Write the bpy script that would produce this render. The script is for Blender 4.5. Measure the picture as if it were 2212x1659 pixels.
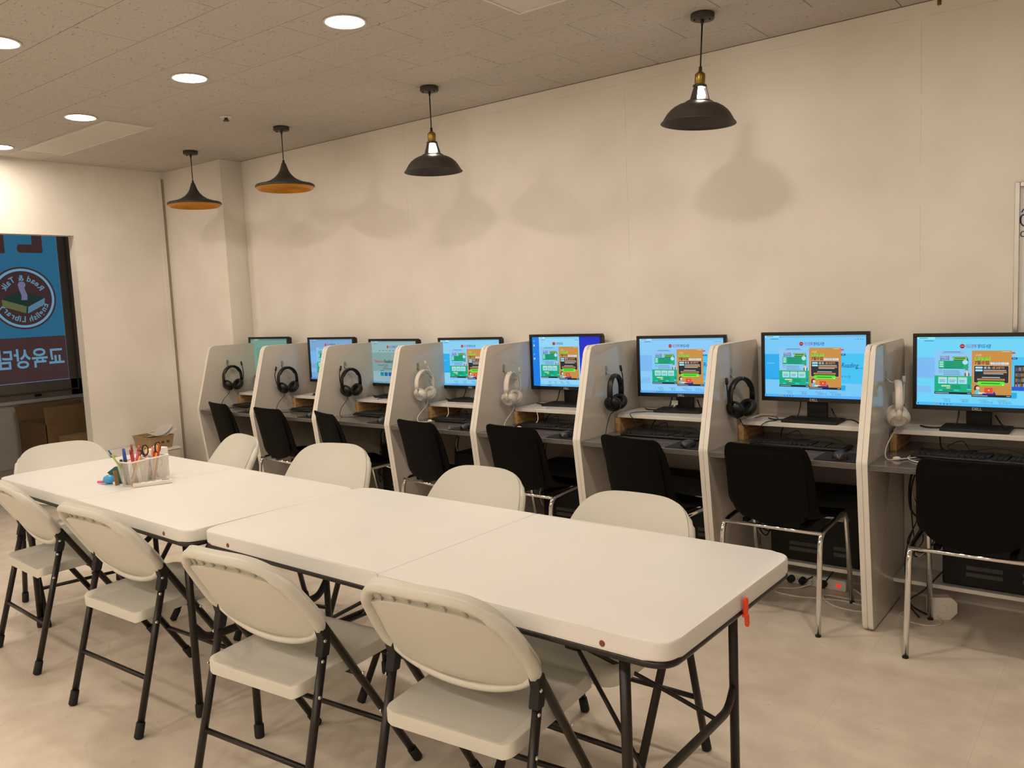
import bpy, bmesh, math, random
from mathutils import Vector, Matrix
random.seed(7)
for o in list(bpy.data.objects): bpy.data.objects.remove(o)
SC = bpy.context.scene
COL = SC.collection
PI = math.pi

# ------------------------------------------------------------------ camera, world, exposure
CAM_POS = Vector((0.0, -4.169, 1.4815))
YAW, PITCH, ROLL, FPX = 0.6630, -0.1004, -0.0439, 1786.4
fw = Vector((-math.sin(YAW) * math.cos(PITCH), math.cos(YAW) * math.cos(PITCH), math.sin(PITCH)))
rt = Vector((math.cos(YAW), math.sin(YAW), 0)); up = rt.cross(fw)
r2 = rt * math.cos(ROLL) + up * math.sin(ROLL); u2 = up * math.cos(ROLL) - rt * math.sin(ROLL)
cd = bpy.data.cameras.new('camera'); cam = bpy.data.objects.new('camera', cd); COL.objects.link(cam)
cd.sensor_fit = 'HORIZONTAL'; cd.sensor_width = 36.0; cd.lens = FPX / 2212 * 36.0; cd.clip_start = 0.05
mw = Matrix(((r2.x, u2.x, -fw.x, CAM_POS.x), (r2.y, u2.y, -fw.y, CAM_POS.y), (r2.z, u2.z, -fw.z, CAM_POS.z), (0, 0, 0, 1)))
cam.matrix_world = mw
SC.camera = cam
W = bpy.data.worlds.new('world'); SC.world = W; W.use_nodes = True
W.node_tree.nodes['Background'].inputs[0].default_value = (0.05, 0.09, 0.14, 1)
W.node_tree.nodes['Background'].inputs[1].default_value = 0.3
SC.view_settings.view_transform = 'Standard'; SC.view_settings.look = 'None'
SC.view_settings.gamma = 1; SC.view_settings.exposure = 0.0; SC.view_settings.use_curve_mapping = False
LAMP_COL = (1.0, 0.87, 0.71)          # warm white of the ceiling downlights
LAMP_STR = 174.0                        # radiance of each downlight diffuser
HC = 2.717                             # ceiling height
X0, PCH = -5.8512, 0.7017              # first carrel side and carrel pitch

# ------------------------------------------------------------------ materials
def lin(c): c = c / 255.0; return c / 12.92 if c <= 0.04045 else ((c + 0.055) / 1.055) ** 2.4
def srgb(r, g, b): return (lin(r), lin(g), lin(b))
MATS = {}
def mat(name, col, rough=0.5, metal=0.0, coat=0.0, bump=0.0, bscale=80.0, var=0.0, vscale=4.0, emit=None, estr=1.0, spec=0.5):
    if name in MATS: return MATS[name]
    m = bpy.data.materials.new(name); m.use_nodes = True; nt = m.node_tree; b = nt.nodes['Principled BSDF']
    b.inputs['Base Color'].default_value = (*col, 1); b.inputs['Roughness'].default_value = rough
    b.inputs['Metallic'].default_value = metal; b.inputs['Coat Weight'].default_value = coat; b.inputs['Coat Roughness'].default_value = 0.06
    b.inputs['Specular IOR Level'].default_value = spec
    tc = nt.nodes.new('ShaderNodeTexCoord')
    if var > 0:
        n = nt.nodes.new('ShaderNodeTexNoise'); n.inputs['Scale'].default_value = vscale; n.inputs['Detail'].default_value = 5
        nt.links.new(tc.outputs['Object'], n.inputs['Vector'])
        r = nt.nodes.new('ShaderNodeMapRange'); r.inputs[1].default_value = 0.3; r.inputs[2].default_value = 0.7
        r.inputs[3].default_value = 1 - var; r.inputs[4].default_value = 1 + var * 0.5
        nt.links.new(n.outputs[0], r.inputs[0])
        x = nt.nodes.new('ShaderNodeMix'); x.data_type = 'RGBA'; x.blend_type = 'MULTIPLY'; x.inputs[0].default_value = 1
        x.inputs[6].default_value = (*col, 1); nt.links.new(r.outputs[0], x.inputs[7]); nt.links.new(x.outputs[2], b.inputs['Base Color'])
    if bump > 0:
        n = nt.nodes.new('ShaderNodeTexNoise'); n.inputs['Scale'].default_value = bscale; n.inputs['Detail'].default_value = 3
        nt.links.new(tc.outputs['Object'], n.inputs['Vector'])
        bp = nt.nodes.new('ShaderNodeBump'); bp.inputs['Strength'].default_value = bump; bp.inputs['Distance'].default_value = 0.002
        nt.links.new(n.outputs[0], bp.inputs['Height']); nt.links.new(bp.outputs[0], b.inputs['Normal'])
    if emit is not None:
        b.inputs['Emission Color'].default_value = (*emit, 1); b.inputs['Emission Strength'].default_value = estr
    MATS[name] = m; return m

def emat(rgb, k=1.0):                     # lit display colour (screens, backlit film)
    nm = 'display_%d_%d_%d_%d' % (*[int(v) for v in rgb], int(k * 100))
    if nm in MATS: return MATS[nm]
    c = srgb(*rgb)
    m = mat(nm, (0.01, 0.01, 0.01), 0.35, emit=c, estr=k, spec=0.3); m.cycles.emission_sampling = 'NONE'; return m

def mnode(nt, op, a, b=None, c=None):
    n = nt.nodes.new('ShaderNodeMath'); n.operation = op
    for i, v in enumerate((a, b, c)):
        if v is None: continue
        if isinstance(v, (int, float)): n.inputs[i].default_value = v
        else: nt.links.new(v, n.inputs[i])
    return n.outputs[0]

def ceiling_tile_mat():
    m = mat('mineral_fibre_tile', srgb(190, 183, 175), 0.9, bump=0.25, bscale=220)
    nt = m.node_tree; b = nt.nodes['Principled BSDF']
    g = nt.nodes.new('ShaderNodeNewGeometry'); mp = nt.nodes.new('ShaderNodeMapping'); mp.inputs['Scale'].default_value = (34, 95, 60)
    nt.links.new(g.outputs['Position'], mp.inputs['Vector'])
    n = nt.nodes.new('ShaderNodeTexNoise'); n.inputs['Scale'].default_value = 1.0; n.inputs['Detail'].default_value = 2.5; n.inputs['Distortion'].default_value = 1.6
    nt.links.new(mp.outputs[0], n.inputs['Vector'])
    r = nt.nodes.new('ShaderNodeValToRGB'); r.color_ramp.elements[0].position = 0.325; r.color_ramp.elements[0].color = (0.235, 0.22, 0.20, 1)
    r.color_ramp.elements[1].position = 0.362; r.color_ramp.elements[1].color = (*srgb(190, 183, 175), 1)
    nt.links.new(n.outputs[0], r.inputs[0]); nt.links.new(r.outputs[0], b.inputs['Base Color'])
    return m

def floor_mat():
    m = mat('vinyl_floor', srgb(214, 204, 190), 0.42, bump=0.03, bscale=60)
    nt = m.node_tree; b = nt.nodes['Principled BSDF']; g = nt.nodes.new('ShaderNodeNewGeometry')
    def noise(sc, det, dist=0.0):
        mp = nt.nodes.new('ShaderNodeMapping'); mp.inputs['Scale'].default_value = sc; nt.links.new(g.outputs['Position'], mp.inputs['Vector'])
        n = nt.nodes.new('ShaderNodeTexNoise'); n.inputs['Scale'].default_value = 1; n.inputs['Detail'].default_value = det; n.inputs['Distortion'].default_value = dist
        nt.links.new(mp.outputs[0], n.inputs['Vector']); return n.outputs[0]
    def ramp(v, p0, p1, c0, c1):
        r = nt.nodes.new('ShaderNodeValToRGB'); r.color_ramp.elements[0].position = p0; r.color_ramp.elements[0].color = (*c0, 1)
        r.color_ramp.elements[1].position = p1; r.color_ramp.elements[1].color = (*c1, 1); nt.links.new(v, r.inputs[0]); return r.outputs[0]
    def mul(a, c):
        x = nt.nodes.new('ShaderNodeMix'); x.data_type = 'RGBA'; x.blend_type = 'MULTIPLY'; x.inputs[0].default_value = 1
        nt.links.new(a, x.inputs[6]); nt.links.new(c, x.inputs[7]); return x.outputs[2]
    base = ramp(noise((7, 8, 1), 7), 0.34, 0.68, srgb(212, 199, 184), srgb(229, 217, 202))
    streak = ramp(noise((28, 75, 1), 3, 0.6), 0.27, 0.35, (0.88, 0.865, 0.845), (1, 1, 1))
    spots = ramp(noise((21, 23, 1), 2, 0.4), 0.205, 0.235, (0.35, 0.3, 0.25), (1, 1, 1))
    nt.links.new(mul(mul(base, streak), spots), b.inputs['Base Color'])
    return m

def wall_mat(name, seams_x=(), seams_z=()):
    """white emulsion; hairline board joints at given world x (vertical) and z (horizontal), scuffs"""
    m = mat(name, srgb(236, 231, 224), 0.62, bump=0.05, bscale=35)
    nt = m.node_tree; b = nt.nodes['Principled BSDF']; g = nt.nodes.new('ShaderNodeNewGeometry'); sp = nt.nodes.new('ShaderNodeSeparateXYZ')
    nt.links.new(g.outputs['Position'], sp.inputs[0])
    n = nt.nodes.new('ShaderNodeTexNoise'); n.inputs['Scale'].default_value = 2.2; n.inputs['Detail'].default_value = 6; nt.links.new(g.outputs['Position'], n.inputs['Vector'])
    r = nt.nodes.new('ShaderNodeValToRGB'); r.color_ramp.elements[0].position = 0.3; r.color_ramp.elements[0].color = (*srgb(226, 220, 211), 1)
    r.color_ramp.elements[1].position = 0.7; r.color_ramp.elements[1].color = (*srgb(238, 233, 226), 1); nt.links.new(n.outputs[0], r.inputs[0])
    n2 = nt.nodes.new('ShaderNodeTexNoise'); n2.inputs['Scale'].default_value = 5; nt.links.new(g.outputs['Position'], n2.inputs['Vector'])
    gate = mnode(nt, 'GREATER_THAN', n2.outputs[0], 0.46)
    wob = mnode(nt, 'MULTIPLY', mnode(nt, 'SUBTRACT', n2.outputs[0], 0.5), 0.012)
    tot = None
    for ax, vals in (('X', seams_x), ('Z', seams_z)):
        for v in vals:
            d = mnode(nt, 'ABSOLUTE', mnode(nt, 'SUBTRACT', mnode(nt, 'ADD', sp.outputs[ax], wob), v))
            l = mnode(nt, 'MULTIPLY', mnode(nt, 'LESS_THAN', d, 0.0012), gate)
            tot = l if tot is None else mnode(nt, 'MAXIMUM', tot, l)
    out = r.outputs[0]
    if tot is not None:
        x = nt.nodes.new('ShaderNodeMix'); x.data_type = 'RGBA'; nt.links.new(mnode(nt, 'MULTIPLY', tot, 0.28), x.inputs[0])
        nt.links.new(out, x.inputs[6]); x.inputs[7].default_value = (*srgb(150, 138, 122), 1); out = x.outputs[2]
    nt.links.new(out, b.inputs['Base Color'])
    return m

def wood_mat():
    m = mat('plywood', srgb(205, 165, 110), 0.55)
    nt = m.node_tree; b = nt.nodes['Principled BSDF']; tc = nt.nodes.new('ShaderNodeTexCoord'); mp = nt.nodes.new('ShaderNodeMapping')
    mp.inputs['Scale'].default_value = (40, 6, 40); nt.links.new(tc.outputs['Object'], mp.inputs[0])
    n = nt.nodes.new('ShaderNodeTexNoise'); n.inputs['Scale'].default_value = 1.5; n.inputs['Detail'].default_value = 4; nt.links.new(mp.outputs[0], n.inputs['Vector'])
    r = nt.nodes.new('ShaderNodeValToRGB'); r.color_ramp.elements[0].position = 0.3; r.color_ramp.elements[0].color = (*srgb(176, 132, 82), 1)
    r.color_ramp.elements[1].position = 0.7; r.color_ramp.elements[1].color = (*srgb(214, 176, 122), 1)
    nt.links.new(n.outputs[0], r.inputs[0]); nt.links.new(r.outputs[0], b.inputs['Base Color']); return m

M_TILE = ceiling_tile_mat(); M_FLOOR = floor_mat(); M_WOOD = wood_mat()
M_WALL = wall_mat('painted_wall'); M_WALLB = wall_mat('painted_wall_board', (-4.1, -2.37, -0.857), (2.655,))
M_DARKGAP = mat('shadow_gap', (0.10, 0.085, 0.07), 0.9)
M_PLASTIC = mat('ivory_plastic', srgb(206, 203, 193), 0.42, bump=0.04, bscale=400)
M_TABLE = mat('white_table_plastic', srgb(224, 222, 219), 0.40, bump=0.05, bscale=500, var=0.03, vscale=3)
M_STEEL = mat('black_powder_steel', srgb(30, 25, 22), 0.36, metal=0.2)
M_RUBBER = mat('black_rubber', srgb(22, 20, 19), 0.75)
M_CHROME = mat('chrome', (0.80, 0.80, 0.80), 0.10, metal=1.0)
M_BLACKP = mat('black_shell_plastic', srgb(9, 8, 7), 0.6, bump=0.06, bscale=600, spec=0.10)
M_LAM = mat('white_gloss_laminate', srgb(196, 189, 180), 0.12, coat=0.08)
M_LAMEDGE = mat('white_board_lit_edge', srgb(230, 224, 216), 0.30)  # paler than the laminate; brighter light on panel edges put into colour
M_DESK = mat('grey_gloss_desktop', srgb(106, 102, 100), 0.14, coat=0.2)
M_DESKEDGE = mat('grey_ribbed_edge', srgb(118, 112, 107), 0.35)
M_BLK = mat('black_abs', srgb(16, 15, 15), 0.38)
M_BLKM = mat('matte_black_abs', srgb(20, 19, 18), 0.55)
M_PCK = mat('pc_case_black', srgb(11, 10, 10), 0.5, spec=0.3)
M_KEY = mat('keycap_black', srgb(28, 27, 27), 0.45)
M_CORD = mat('black_cord', srgb(14, 13, 13), 0.5)
M_CORDW = mat('white_cord', srgb(226, 221, 212), 0.45)
M_HPW = mat('white_headset_plastic', srgb(226, 221, 213), 0.38)
M_HPWS = mat('white_leatherette', srgb(214, 209, 200), 0.55)
M_PAD = mat('mouse_pad_fabric', srgb(18, 18, 22), 0.9)
M_LAMPBLK = mat('lamp_black', srgb(50, 44, 40), 0.5)
M_GOLD = mat('lamp_gold', srgb(206, 142, 40), 0.38, metal=0.4)
M_HOOK = mat('dull_hook_metal', (0.42, 0.42, 0.38), 0.38, metal=0.9)
M_BRASS = mat('brass', srgb(150, 122, 62), 0.34, metal=1.0)
M_BULB = mat('glowing_bulb', (0.9, 0.9, 0.9), 0.4, emit=(1, 0.86, 0.74), estr=45.0)
M_WTRIM = mat('white_lamp_trim', srgb(216, 211, 203), 0.45)
M_LED = mat('downlight_diffuser', (0.9, 0.9, 0.9), 0.5, emit=LAMP_COL, estr=LAMP_STR)
M_PANEL = mat('white_panel', srgb(204, 198, 190), 0.5)
M_ALU = mat('aluminium', srgb(205, 205, 205), 0.25, metal=1.0)
M_SILVER = mat('silver_plastic', srgb(190, 190, 188), 0.35, metal=0.3)
M_WB = mat('whiteboard_face', srgb(232, 233, 234), 0.18, coat=0.3)
M_INK = mat('marker_ink', srgb(30, 40, 110), 0.5)
M_CARD = mat('cardboard', srgb(156, 124, 84), 0.85, var=0.08, vscale=12)
M_BASK = mat('brown_basket', srgb(164, 136, 100), 0.6)
M_PAPER = mat('paper', srgb(240, 236, 230), 0.8)
M_ORANGE = mat('orange_plastic', srgb(240, 70, 20), 0.4)
M_RUST = mat('rusty_rivet', srgb(122, 72, 36), 0.6)
M_RED_LIT = mat('lit_red_switch', srgb(160, 10, 5), 0.3, emit=(0.9, 0.012, 0.006), estr=1.1)
M_FRAME = mat('dark_window_frame', srgb(150, 141, 127), 0.5)
M_LABEL = mat('pale_sticker', srgb(200, 198, 192), 0.6)
M_VENT = mat('vent_metal', srgb(92, 90, 86), 0.5)

# ------------------------------------------------------------------ mesh helpers
def shade(bm, deg=38):
    for f in bm.faces: f.smooth = True
    a = math.radians(deg)
    for e in bm.edges:
        if len(e.link_faces) == 2:
            try:
                if e.calc_face_angle(0) > a: e.smooth = False
            except Exception: pass
def mesh_of(bm, mats, name, smooth=True):
    if smooth: shade(bm)
    me = bpy.data.meshes.new(name); bm.to_mesh(me); bm.free()
    for m in (mats if isinstance(mats, (list, tuple)) else [mats]): me.materials.append(m)
    return me
def link(o, parent=None):
    COL.objects.link(o)
    if parent is not None: o.parent = parent
    return o
def obj(name, bm, m, parent=None, label=None, smooth=True, kind=None):
    o = bpy.data.objects.new(name, bm if isinstance(bm, bpy.types.Mesh) else mesh_of(bm, m, name, smooth)); link(o, parent)
    if label: o['label'] = label
    if kind: o['kind'] = kind
    return o
def tag(o, label, cat, group=None):
    o['label'] = label; o['category'] = cat
    if group: o['group'] = group
    return o
def thing(name, label, cat, loc=(0, 0, 0), rz=0.0, group=None, rot=None):
    o = bpy.data.objects.new(name, None); COL.objects.link(o); o.empty_display_size = 0.05
    o.location = loc; o.rotation_euler = rot if rot else (0, 0, rz)
    return tag(o, label, cat, group)
def dup(root, loc=None, rz=None, label=None, group=None):
    r = root.copy(); COL.objects.link(r)
    if loc is not None: r.location = loc
    if rz is not None: r.rotation_euler = (0, 0, rz)
    if label: r['label'] = label
    if group: r['group'] = group
    for ch in list(root.children):
        c = ch.copy(); COL.objects.link(c); c.parent = r
        for g in ch.children:
            d = g.copy(); COL.objects.link(d); d.parent = c
    return r
def B(): return bmesh.new()
def add_box(bm, lo, hi, bev=0.0, seg=2, M=None):
    c = [(a + b) / 2 for a, b in zip(lo, hi)]; s = [abs(b - a) for a, b in zip(lo, hi)]
    mm = Matrix.Translation(c) @ Matrix.Diagonal((*s, 1))
    if M is not None: mm = M @ mm
    vs = bmesh.ops.create_cube(bm, size=1, matrix=mm)['verts']
    if bev > 0:
        es = list({e for v in vs for e in v.link_edges})
        bmesh.ops.bevel(bm, geom=es, offset=bev, segments=seg, affect='EDGES', profile=0.5)
    return bm
def box(lo, hi, bev=0.0, seg=2, M=None): return add_box(B(), lo, hi, bev, seg, M)
def catmull(pts, n=8, closed=False):
    P = [Vector(p) for p in pts]; out = []
    N = len(P); rng = range(N if closed else N - 1)
    for i in rng:
        if closed: p0, p1, p2, p3 = P[(i - 1) % N], P[i], P[(i + 1) % N], P[(i + 2) % N]
        else: p0, p1, p2, p3 = P[max(i - 1, 0)], P[i], P[i + 1], P[min(i + 2, N - 1)]
        for k in range(n):
            t = k / n
            out.append(0.5 * ((2 * p1) + (p2 - p0) * t + (2 * p0 - 5 * p1 + 4 * p2 - p3) * t * t + (3 * p1 - p0 - 3 * p2 + p3) * t ** 3))
    if not closed: out.append(P[-1])
    return out
def fillet(pts, r, n=5):
    """polyline with rounded corners"""
    P = [Vector(p) for p in pts]; out = [P[0]]
    for i in range(1, len(P) - 1):
        a, b, c = P[i - 1], P[i], P[i + 1]; d1 = (a - b); d2 = (c - b)
        k = min(r, d1.length * 0.45, d2.length * 0.45); s = b + d1.normalized() * k; e = b + d2.normalized() * k
        for j in range(n + 1):
            t = j / n; out.append(s * (1 - t) ** 2 + b * 2 * t * (1 - t) + e * t * t)
    out.append(P[-1]); return out
def add_tube(bm, pts, r, n=8, closed=False, flat=None, upv=None):
    """tube through pts; r number or list; flat=(a,b) scales section axes"""
    P = [Vector(p) for p in pts]; N = len(P); rings = []
    T0 = None; nrm = None
    for i in range(N):
        if closed: t = (P[(i + 1) % N] - P[(i - 1) % N])
        else: t = P[min(i + 1, N - 1)] - P[max(i - 1, 0)]
        if t.length < 1e-9: t = T0 or Vector((0, 0, 1))
        t.normalize()
        if upv is not None:
            nrm = (Vector(upv) - t * t.dot(Vector(upv)))
            if nrm.length < 1e-6: nrm = t.orthogonal()
            nrm.normalize()
        elif nrm is None: nrm = t.orthogonal().normalized()
        else:
            nrm = nrm - t * nrm.dot(t)
            if nrm.length < 1e-6: nrm = t.orthogonal()
            nrm.normalize()
        bn = t.cross(nrm); T0 = t
        rr = r[i] if isinstance(r, (list, tuple)) else r
        fa, fb = flat if flat else (1, 1)
        rings.append([bm.verts.new(P[i] + (nrm * math.cos(2 * PI * k / n) * fa + bn * math.sin(2 * PI * k / n) * fb) * rr) for k in range(n)])
    for i in range(N if closed else N - 1):
        a, b = rings[i], rings[(i + 1) % N]
        for k in range(n): bm.faces.new((a[k], a[(k + 1) % n], b[(k + 1) % n], b[k]))
    if not closed:
        bm.faces.new(list(reversed(rings[0]))); bm.faces.new(rings[-1])
    return bm
def tube(pts, r, n=8, closed=False, flat=None, upv=None): return add_tube(B(), pts, r, n, closed, flat, upv)
def add_lathe(bm, prof, n=32, M=None, cap=False):
    rings = []
    for (r, z) in prof:
        if r < 1e-6: rings.append([bm.verts.new((0, 0, z))])
        else: rings.append([bm.verts.new((r * math.cos(2 * PI * k / n), r * math.sin(2 * PI * k / n), z)) for k in range(n)])
    for a, b in zip(rings, rings[1:]):
        for k in range(n):
            k2 = (k + 1) % n
            if len(a) == 1 and len(b) == 1: continue
            if len(a) == 1: bm.faces.new((a[0], b[k2], b[k]))
            elif len(b) == 1: bm.faces.new((a[k], a[k2], b[0]))
            else: bm.faces.new((a[k], a[k2], b[k2], b[k]))
    if M is not None: bmesh.ops.transform(bm, matrix=M, verts=[v for rg in rings for v in rg])
    return bm
def lathe(prof, n=32, M=None): return add_lathe(B(), prof, n, M)
def rounded(pts, rad, n=5):
    """closed 2D outline with corner radii (list or number)"""
    out = []; N = len(pts)
    for i in range(N):
        a, b, c = Vector(pts[i - 1]), Vector(pts[i]), Vector(pts[(i + 1) % N]); r = rad[i] if isinstance(rad, (list, tuple)) else rad
        if r <= 0: out.append(b); continue
        d1 = (a - b).normalized(); d2 = (c - b).normalized()
        ang = d1.angle(d2); k = min(r / math.tan(ang / 2), (a - b).length * 0.49, (c - b).length * 0.49)
        s = b + d1 * k; e = b + d2 * k
        for j in range(n + 1):
            t = j / n; out.append(s * (1 - t) ** 2 + b * 2 * t * (1 - t) + e * t * t)
    return out
def add_prism(bm, outline, h0, h1, fn, bev=0.0, seg=2):
    """extrude 2D outline between h0 and h1; fn(a,b,h)->xyz"""
    lo = [bm.verts.new(fn(p[0], p[1], h0)) for p in outline]; hi = [bm.verts.new(fn(p[0], p[1], h1)) for p in outline]
    N = len(outline); f1 = bm.faces.new(list(reversed(lo))); f2 = bm.faces.new(hi)
    for k in range(N): bm.faces.new((lo[k], lo[(k + 1) % N], hi[(k + 1) % N], hi[k]))
    if bev > 0:
        es = [e for f in (f1, f2) for e in f.edges]
        bmesh.ops.bevel(bm, geom=es, offset=bev, segments=seg, affect='EDGES', profile=0.5)
    bmesh.ops.recalc_face_normals(bm, faces=bm.faces[:])
    return bm
def prism(outline, h0, h1, fn, bev=0.0, seg=2): return add_prism(B(), outline, h0, h1, fn, bev, seg)
XY = lambda a, b, h: (a, b, h)
YZ = lambda a, b, h: (h, a, b)
XZ = lambda a, b, h: (a, h, b)
def sphere(c, r, n=10, sc=(1, 1, 1)):
    bm = B(); bmesh.ops.create_uvsphere(bm, u_segments=n, v_segments=max(6, n // 2), radius=r, matrix=Matrix.Translation(c) @ Matrix.Diagonal((*sc, 1))); return bm
def xf(bm, M): bmesh.ops.transform(bm, matrix=M, verts=bm.verts[:]); return bm
RX = lambda a: Matrix.Rotation(a, 4, 'X'); RY = lambda a: Matrix.Rotation(a, 4, 'Y'); RZ = lambda a: Matrix.Rotation(a, 4, 'Z'); TR = lambda *p: Matrix.Translation(p)
TXT = {}
def text_mesh(s, size, bold=False, shear=0.0, align='LEFT'):
    key = (s, round(size, 5), bold, shear, align)
    if key in TXT: return TXT[key].copy()
    cu = bpy.data.curves.new('lettering', 'FONT'); cu.body = s; cu.size = size; cu.align_x = align; cu.shear = shear
    if bold: cu.offset = size * 0.02
    cu.resolution_u = 3
    t = bpy.data.objects.new('lettering', cu); COL.objects.link(t)
    dg = bpy.context.evaluated_depsgraph_get(); me = bpy.data.meshes.new_from_object(t.evaluated_get(dg))
    bpy.data.objects.remove(t); bpy.data.curves.remove(cu); TXT[key] = me
    return me.copy()
def struct(name, bm, m, smooth=True):
    o = obj(name, bm, m, smooth=smooth); o['kind'] = 'structure'; return o
ORD = ['first', 'second', 'third', 'fourth', 'fifth', 'sixth', 'seventh', 'eighth']

# ------------------------------------------------------------------ structure
XL, XR, YF = -6.85, 2.6, -7.0                                # left wall face, right wall, wall behind the camera
XO = -9.12                                                   # outer window wall of the side room
floor = struct('floor', box((XO - 0.2, YF, -0.12), (XR, 0.4, -0.006)), M_FLOOR)
tile_w = 0.457
fm = {}
for ix in range(-19, 6):
    for iy in range(0, 10):
        x1 = -0.42 + ix * tile_w; x0 = x1 - tile_w; y1 = -iy * tile_w; y0 = y1 - tile_w
        x0, x1 = max(x0, XO), min(x1, XR)
        if x1 - x0 < 0.02: continue
        if x1 > 0.95 and y0 > -9: pass
        key = (round(x1 - x0, 3), round(y1 - y0, 3))
        if key not in fm:
            w, d = key; fm[key] = mesh_of(box((0.00015, 0.00015, -0.006), (w - 0.00015, d - 0.00015, 0.0)), M_FLOOR, 'floor_tile')
        o = obj('floor_tile', fm[key], None, floor); o.location = (x0, y0, 0)
for ymin, ymax, xa, xb in ((YF, -10 * tile_w, XO, XR), (0.0, 0.4, XO, XL)):
    obj('floor_sheet', box((xa, ymin, -0.006), (xb, ymax, -0.0002)), M_FLOOR, floor)
ceiling = struct('ceiling', box((XL - 0.15, YF, HC + 0.018), (XR, 0.25, HC + 0.12)), M_DARKGAP)
cmh = {}
ROWS = 12
for k in range(ROWS):
    y1 = -0.3 * k - (0.004 if k == 0 else 0); y0 = -0.3 * (k + 1)
    off = -2.147 if k % 2 == 0 else -2.147 + 0.3025
    for n in range(-9, 9):
        x0, x1 = off + 0.605 * n, off + 0.605 * (n + 1)
        x0, x1 = max(x0, XL + 0.002), min(x1, XR)
        if x1 - x0 < 0.03: continue
        key = (round(x1 - x0, 3), round(y1 - y0, 3))
        if key not in cmh:
            w, d = key; cmh[key] = mesh_of(box((0.0016, 0.0016, 0.0), (w - 0.0016, d - 0.0016, 0.016), 0.0012, 1), M_TILE, 'ceiling_tile')
        o = obj('ceiling_tile', cmh[key], None, ceiling); o.location = (x0, y0, HC)
obj('ceiling_sheet', box((XL, YF, HC), (XR, -0.3 * ROWS - 0.001, HC + 0.016)), M_TILE, ceiling)

struct('wall_back', box((XL - 0.3, 0.0, 0), (XR, 0.15, HC + 0.02)), M_WALLB)
struct('wall_right', box((XR, YF, 0), (XR + 0.12, 0.15, HC + 0.1)), M_WALL)
struct('wall_front', box((XL - 0.1, YF - 0.12, 0), (XR + 0.12, YF, HC + 0.1)), M_WALL)
DY0, DY1, DZ = -1.98, -1.0, 2.15                             # doorway in the left wall
bm = box((XL - 0.10, DY1, 0), (XL, 0.0, HC + 0.1)); add_box(bm, (XL - 0.10, DY0, DZ), (XL, DY1, HC + 0.1)); add_box(bm, (XL - 0.10, YF, 0), (XL, DY0, HC + 0.1))
struct('wall_left', bm, M_WALL)
struct('wall_pillar', box((XL, -0.2, 0), (-5.985, 0.0, HC), 0.004, 2), M_WALL)
struct('trim_1', box((XL, -0.262, 0), (XL + 0.007, -0.222, 2.655), 0.002, 1), M_WALL)
struct('gap_shade_strip', box((XL, -0.219, 0), (XL + 0.006, -0.1995, 2.66)), mat('painted_gap_shade', srgb(158, 146, 130), 0.8))  # strip painted grey-brown to stand for the shade in the corner gap
bm = box((XL, DY1, 0), (XL + 0.0012, DY1 + 0.012, DZ + 0.012)); add_box(bm, (XL, DY0, DZ), (XL + 0.0012, DY1, DZ + 0.012))
struct('trim_3', bm, M_WALL)
bm = box((-2.9, -0.0015, HC - 0.012), (-2.7, 0, HC - 0.004)); bm.free()
struct('trim_4', box((-5.985, -0.004, HC - 0.0015), (XR, 0.0, HC)), M_DARKGAP)
# the side room seen through the doorway
WIN_Y1, WIN_Z0 = -0.005, 0.72
bm = box((XO - 0.15, -3.4, 0), (XO, 0.4, 0.675)); add_box(bm, (XO - 0.15, WIN_Y1, 0.675), (XO, 0.4, 2.9)); add_box(bm, (XO - 0.15, -3.4, 2.62), (XO, WIN_Y1, 2.9))
add_box(bm, (XO - 0.15, -3.4, 0.675), (XO, -2.1, 2.62))
struct('wall_outer', bm, M_WALL)
struct('wall_side_room', box((XO - 0.15, 0.4, 0), (XL - 0.1, 0.5, 2.9)), M_WALL)
struct('wall_side_room_near', box((XO - 0.15, -3.5, 0), (XL - 0.1, -3.4, 2.9)), M_WALL)
struct('ceiling_side_room', box((XO - 0.15, -3.5, 2.75), (XL - 0.1, 0.5, 2.9)), M_WALL)

win = bpy.data.objects.new('window_1', None); COL.objects.link(win); win.location = (XO, -1.05, 0.675); win['kind'] = 'structure'
win['label'] = 'dark framed window with a blue sign film seen from behind'
def wloc(y, z, x=XO): return (x - XO, y + 1.05, z - 0.675)
def wbox(y0, y1, z0, z1, x0, x1, bev=0.003):
    return box((x0 - XO, y0 + 1.05, z0 - 0.675), (x1 - XO, y1 + 1.05, z1 - 0.675), bev, 1)
obj('window_sill', wbox(-2.1, 0.0, 0.655, 0.69, XO - 0.05, XO + 0.06), M_WALL, win)
fr = wbox(-2.1, -0.0, 0.69, 0.86, XO - 0.10, XO - 0.005)
for a in ((-0.125, -0.0, 0.69, 2.62), (-2.1, -2.0, 0.69, 2.62), (-2.1, 0.0, 2.54, 2.62)):
    add_box(fr, (-0.10, a[0] + 1.05, a[2] - 0.675), (-0.005, a[1] + 1.05, a[3] - 0.675), 0.003, 1)
obj('window_frame', fr, M_FRAME, win)
fr = wbox(-0.06, -0.045, 0.74, 2.6, XO - 0.004, XO + 0.012); add_box(fr, (-0.004, -2.0 + 1.05, 0.07), (0.012, 1.0, 0.085), 0.002, 1)
obj('sash_rail', fr, mat('grey_sash', srgb(105, 100, 92), 0.45), win)
ch = wbox(-0.50, -0.44, 0.715, 0.735, XO + 0.0, XO + 0.03); obj('latch', ch, M_STEEL, win)

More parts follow.
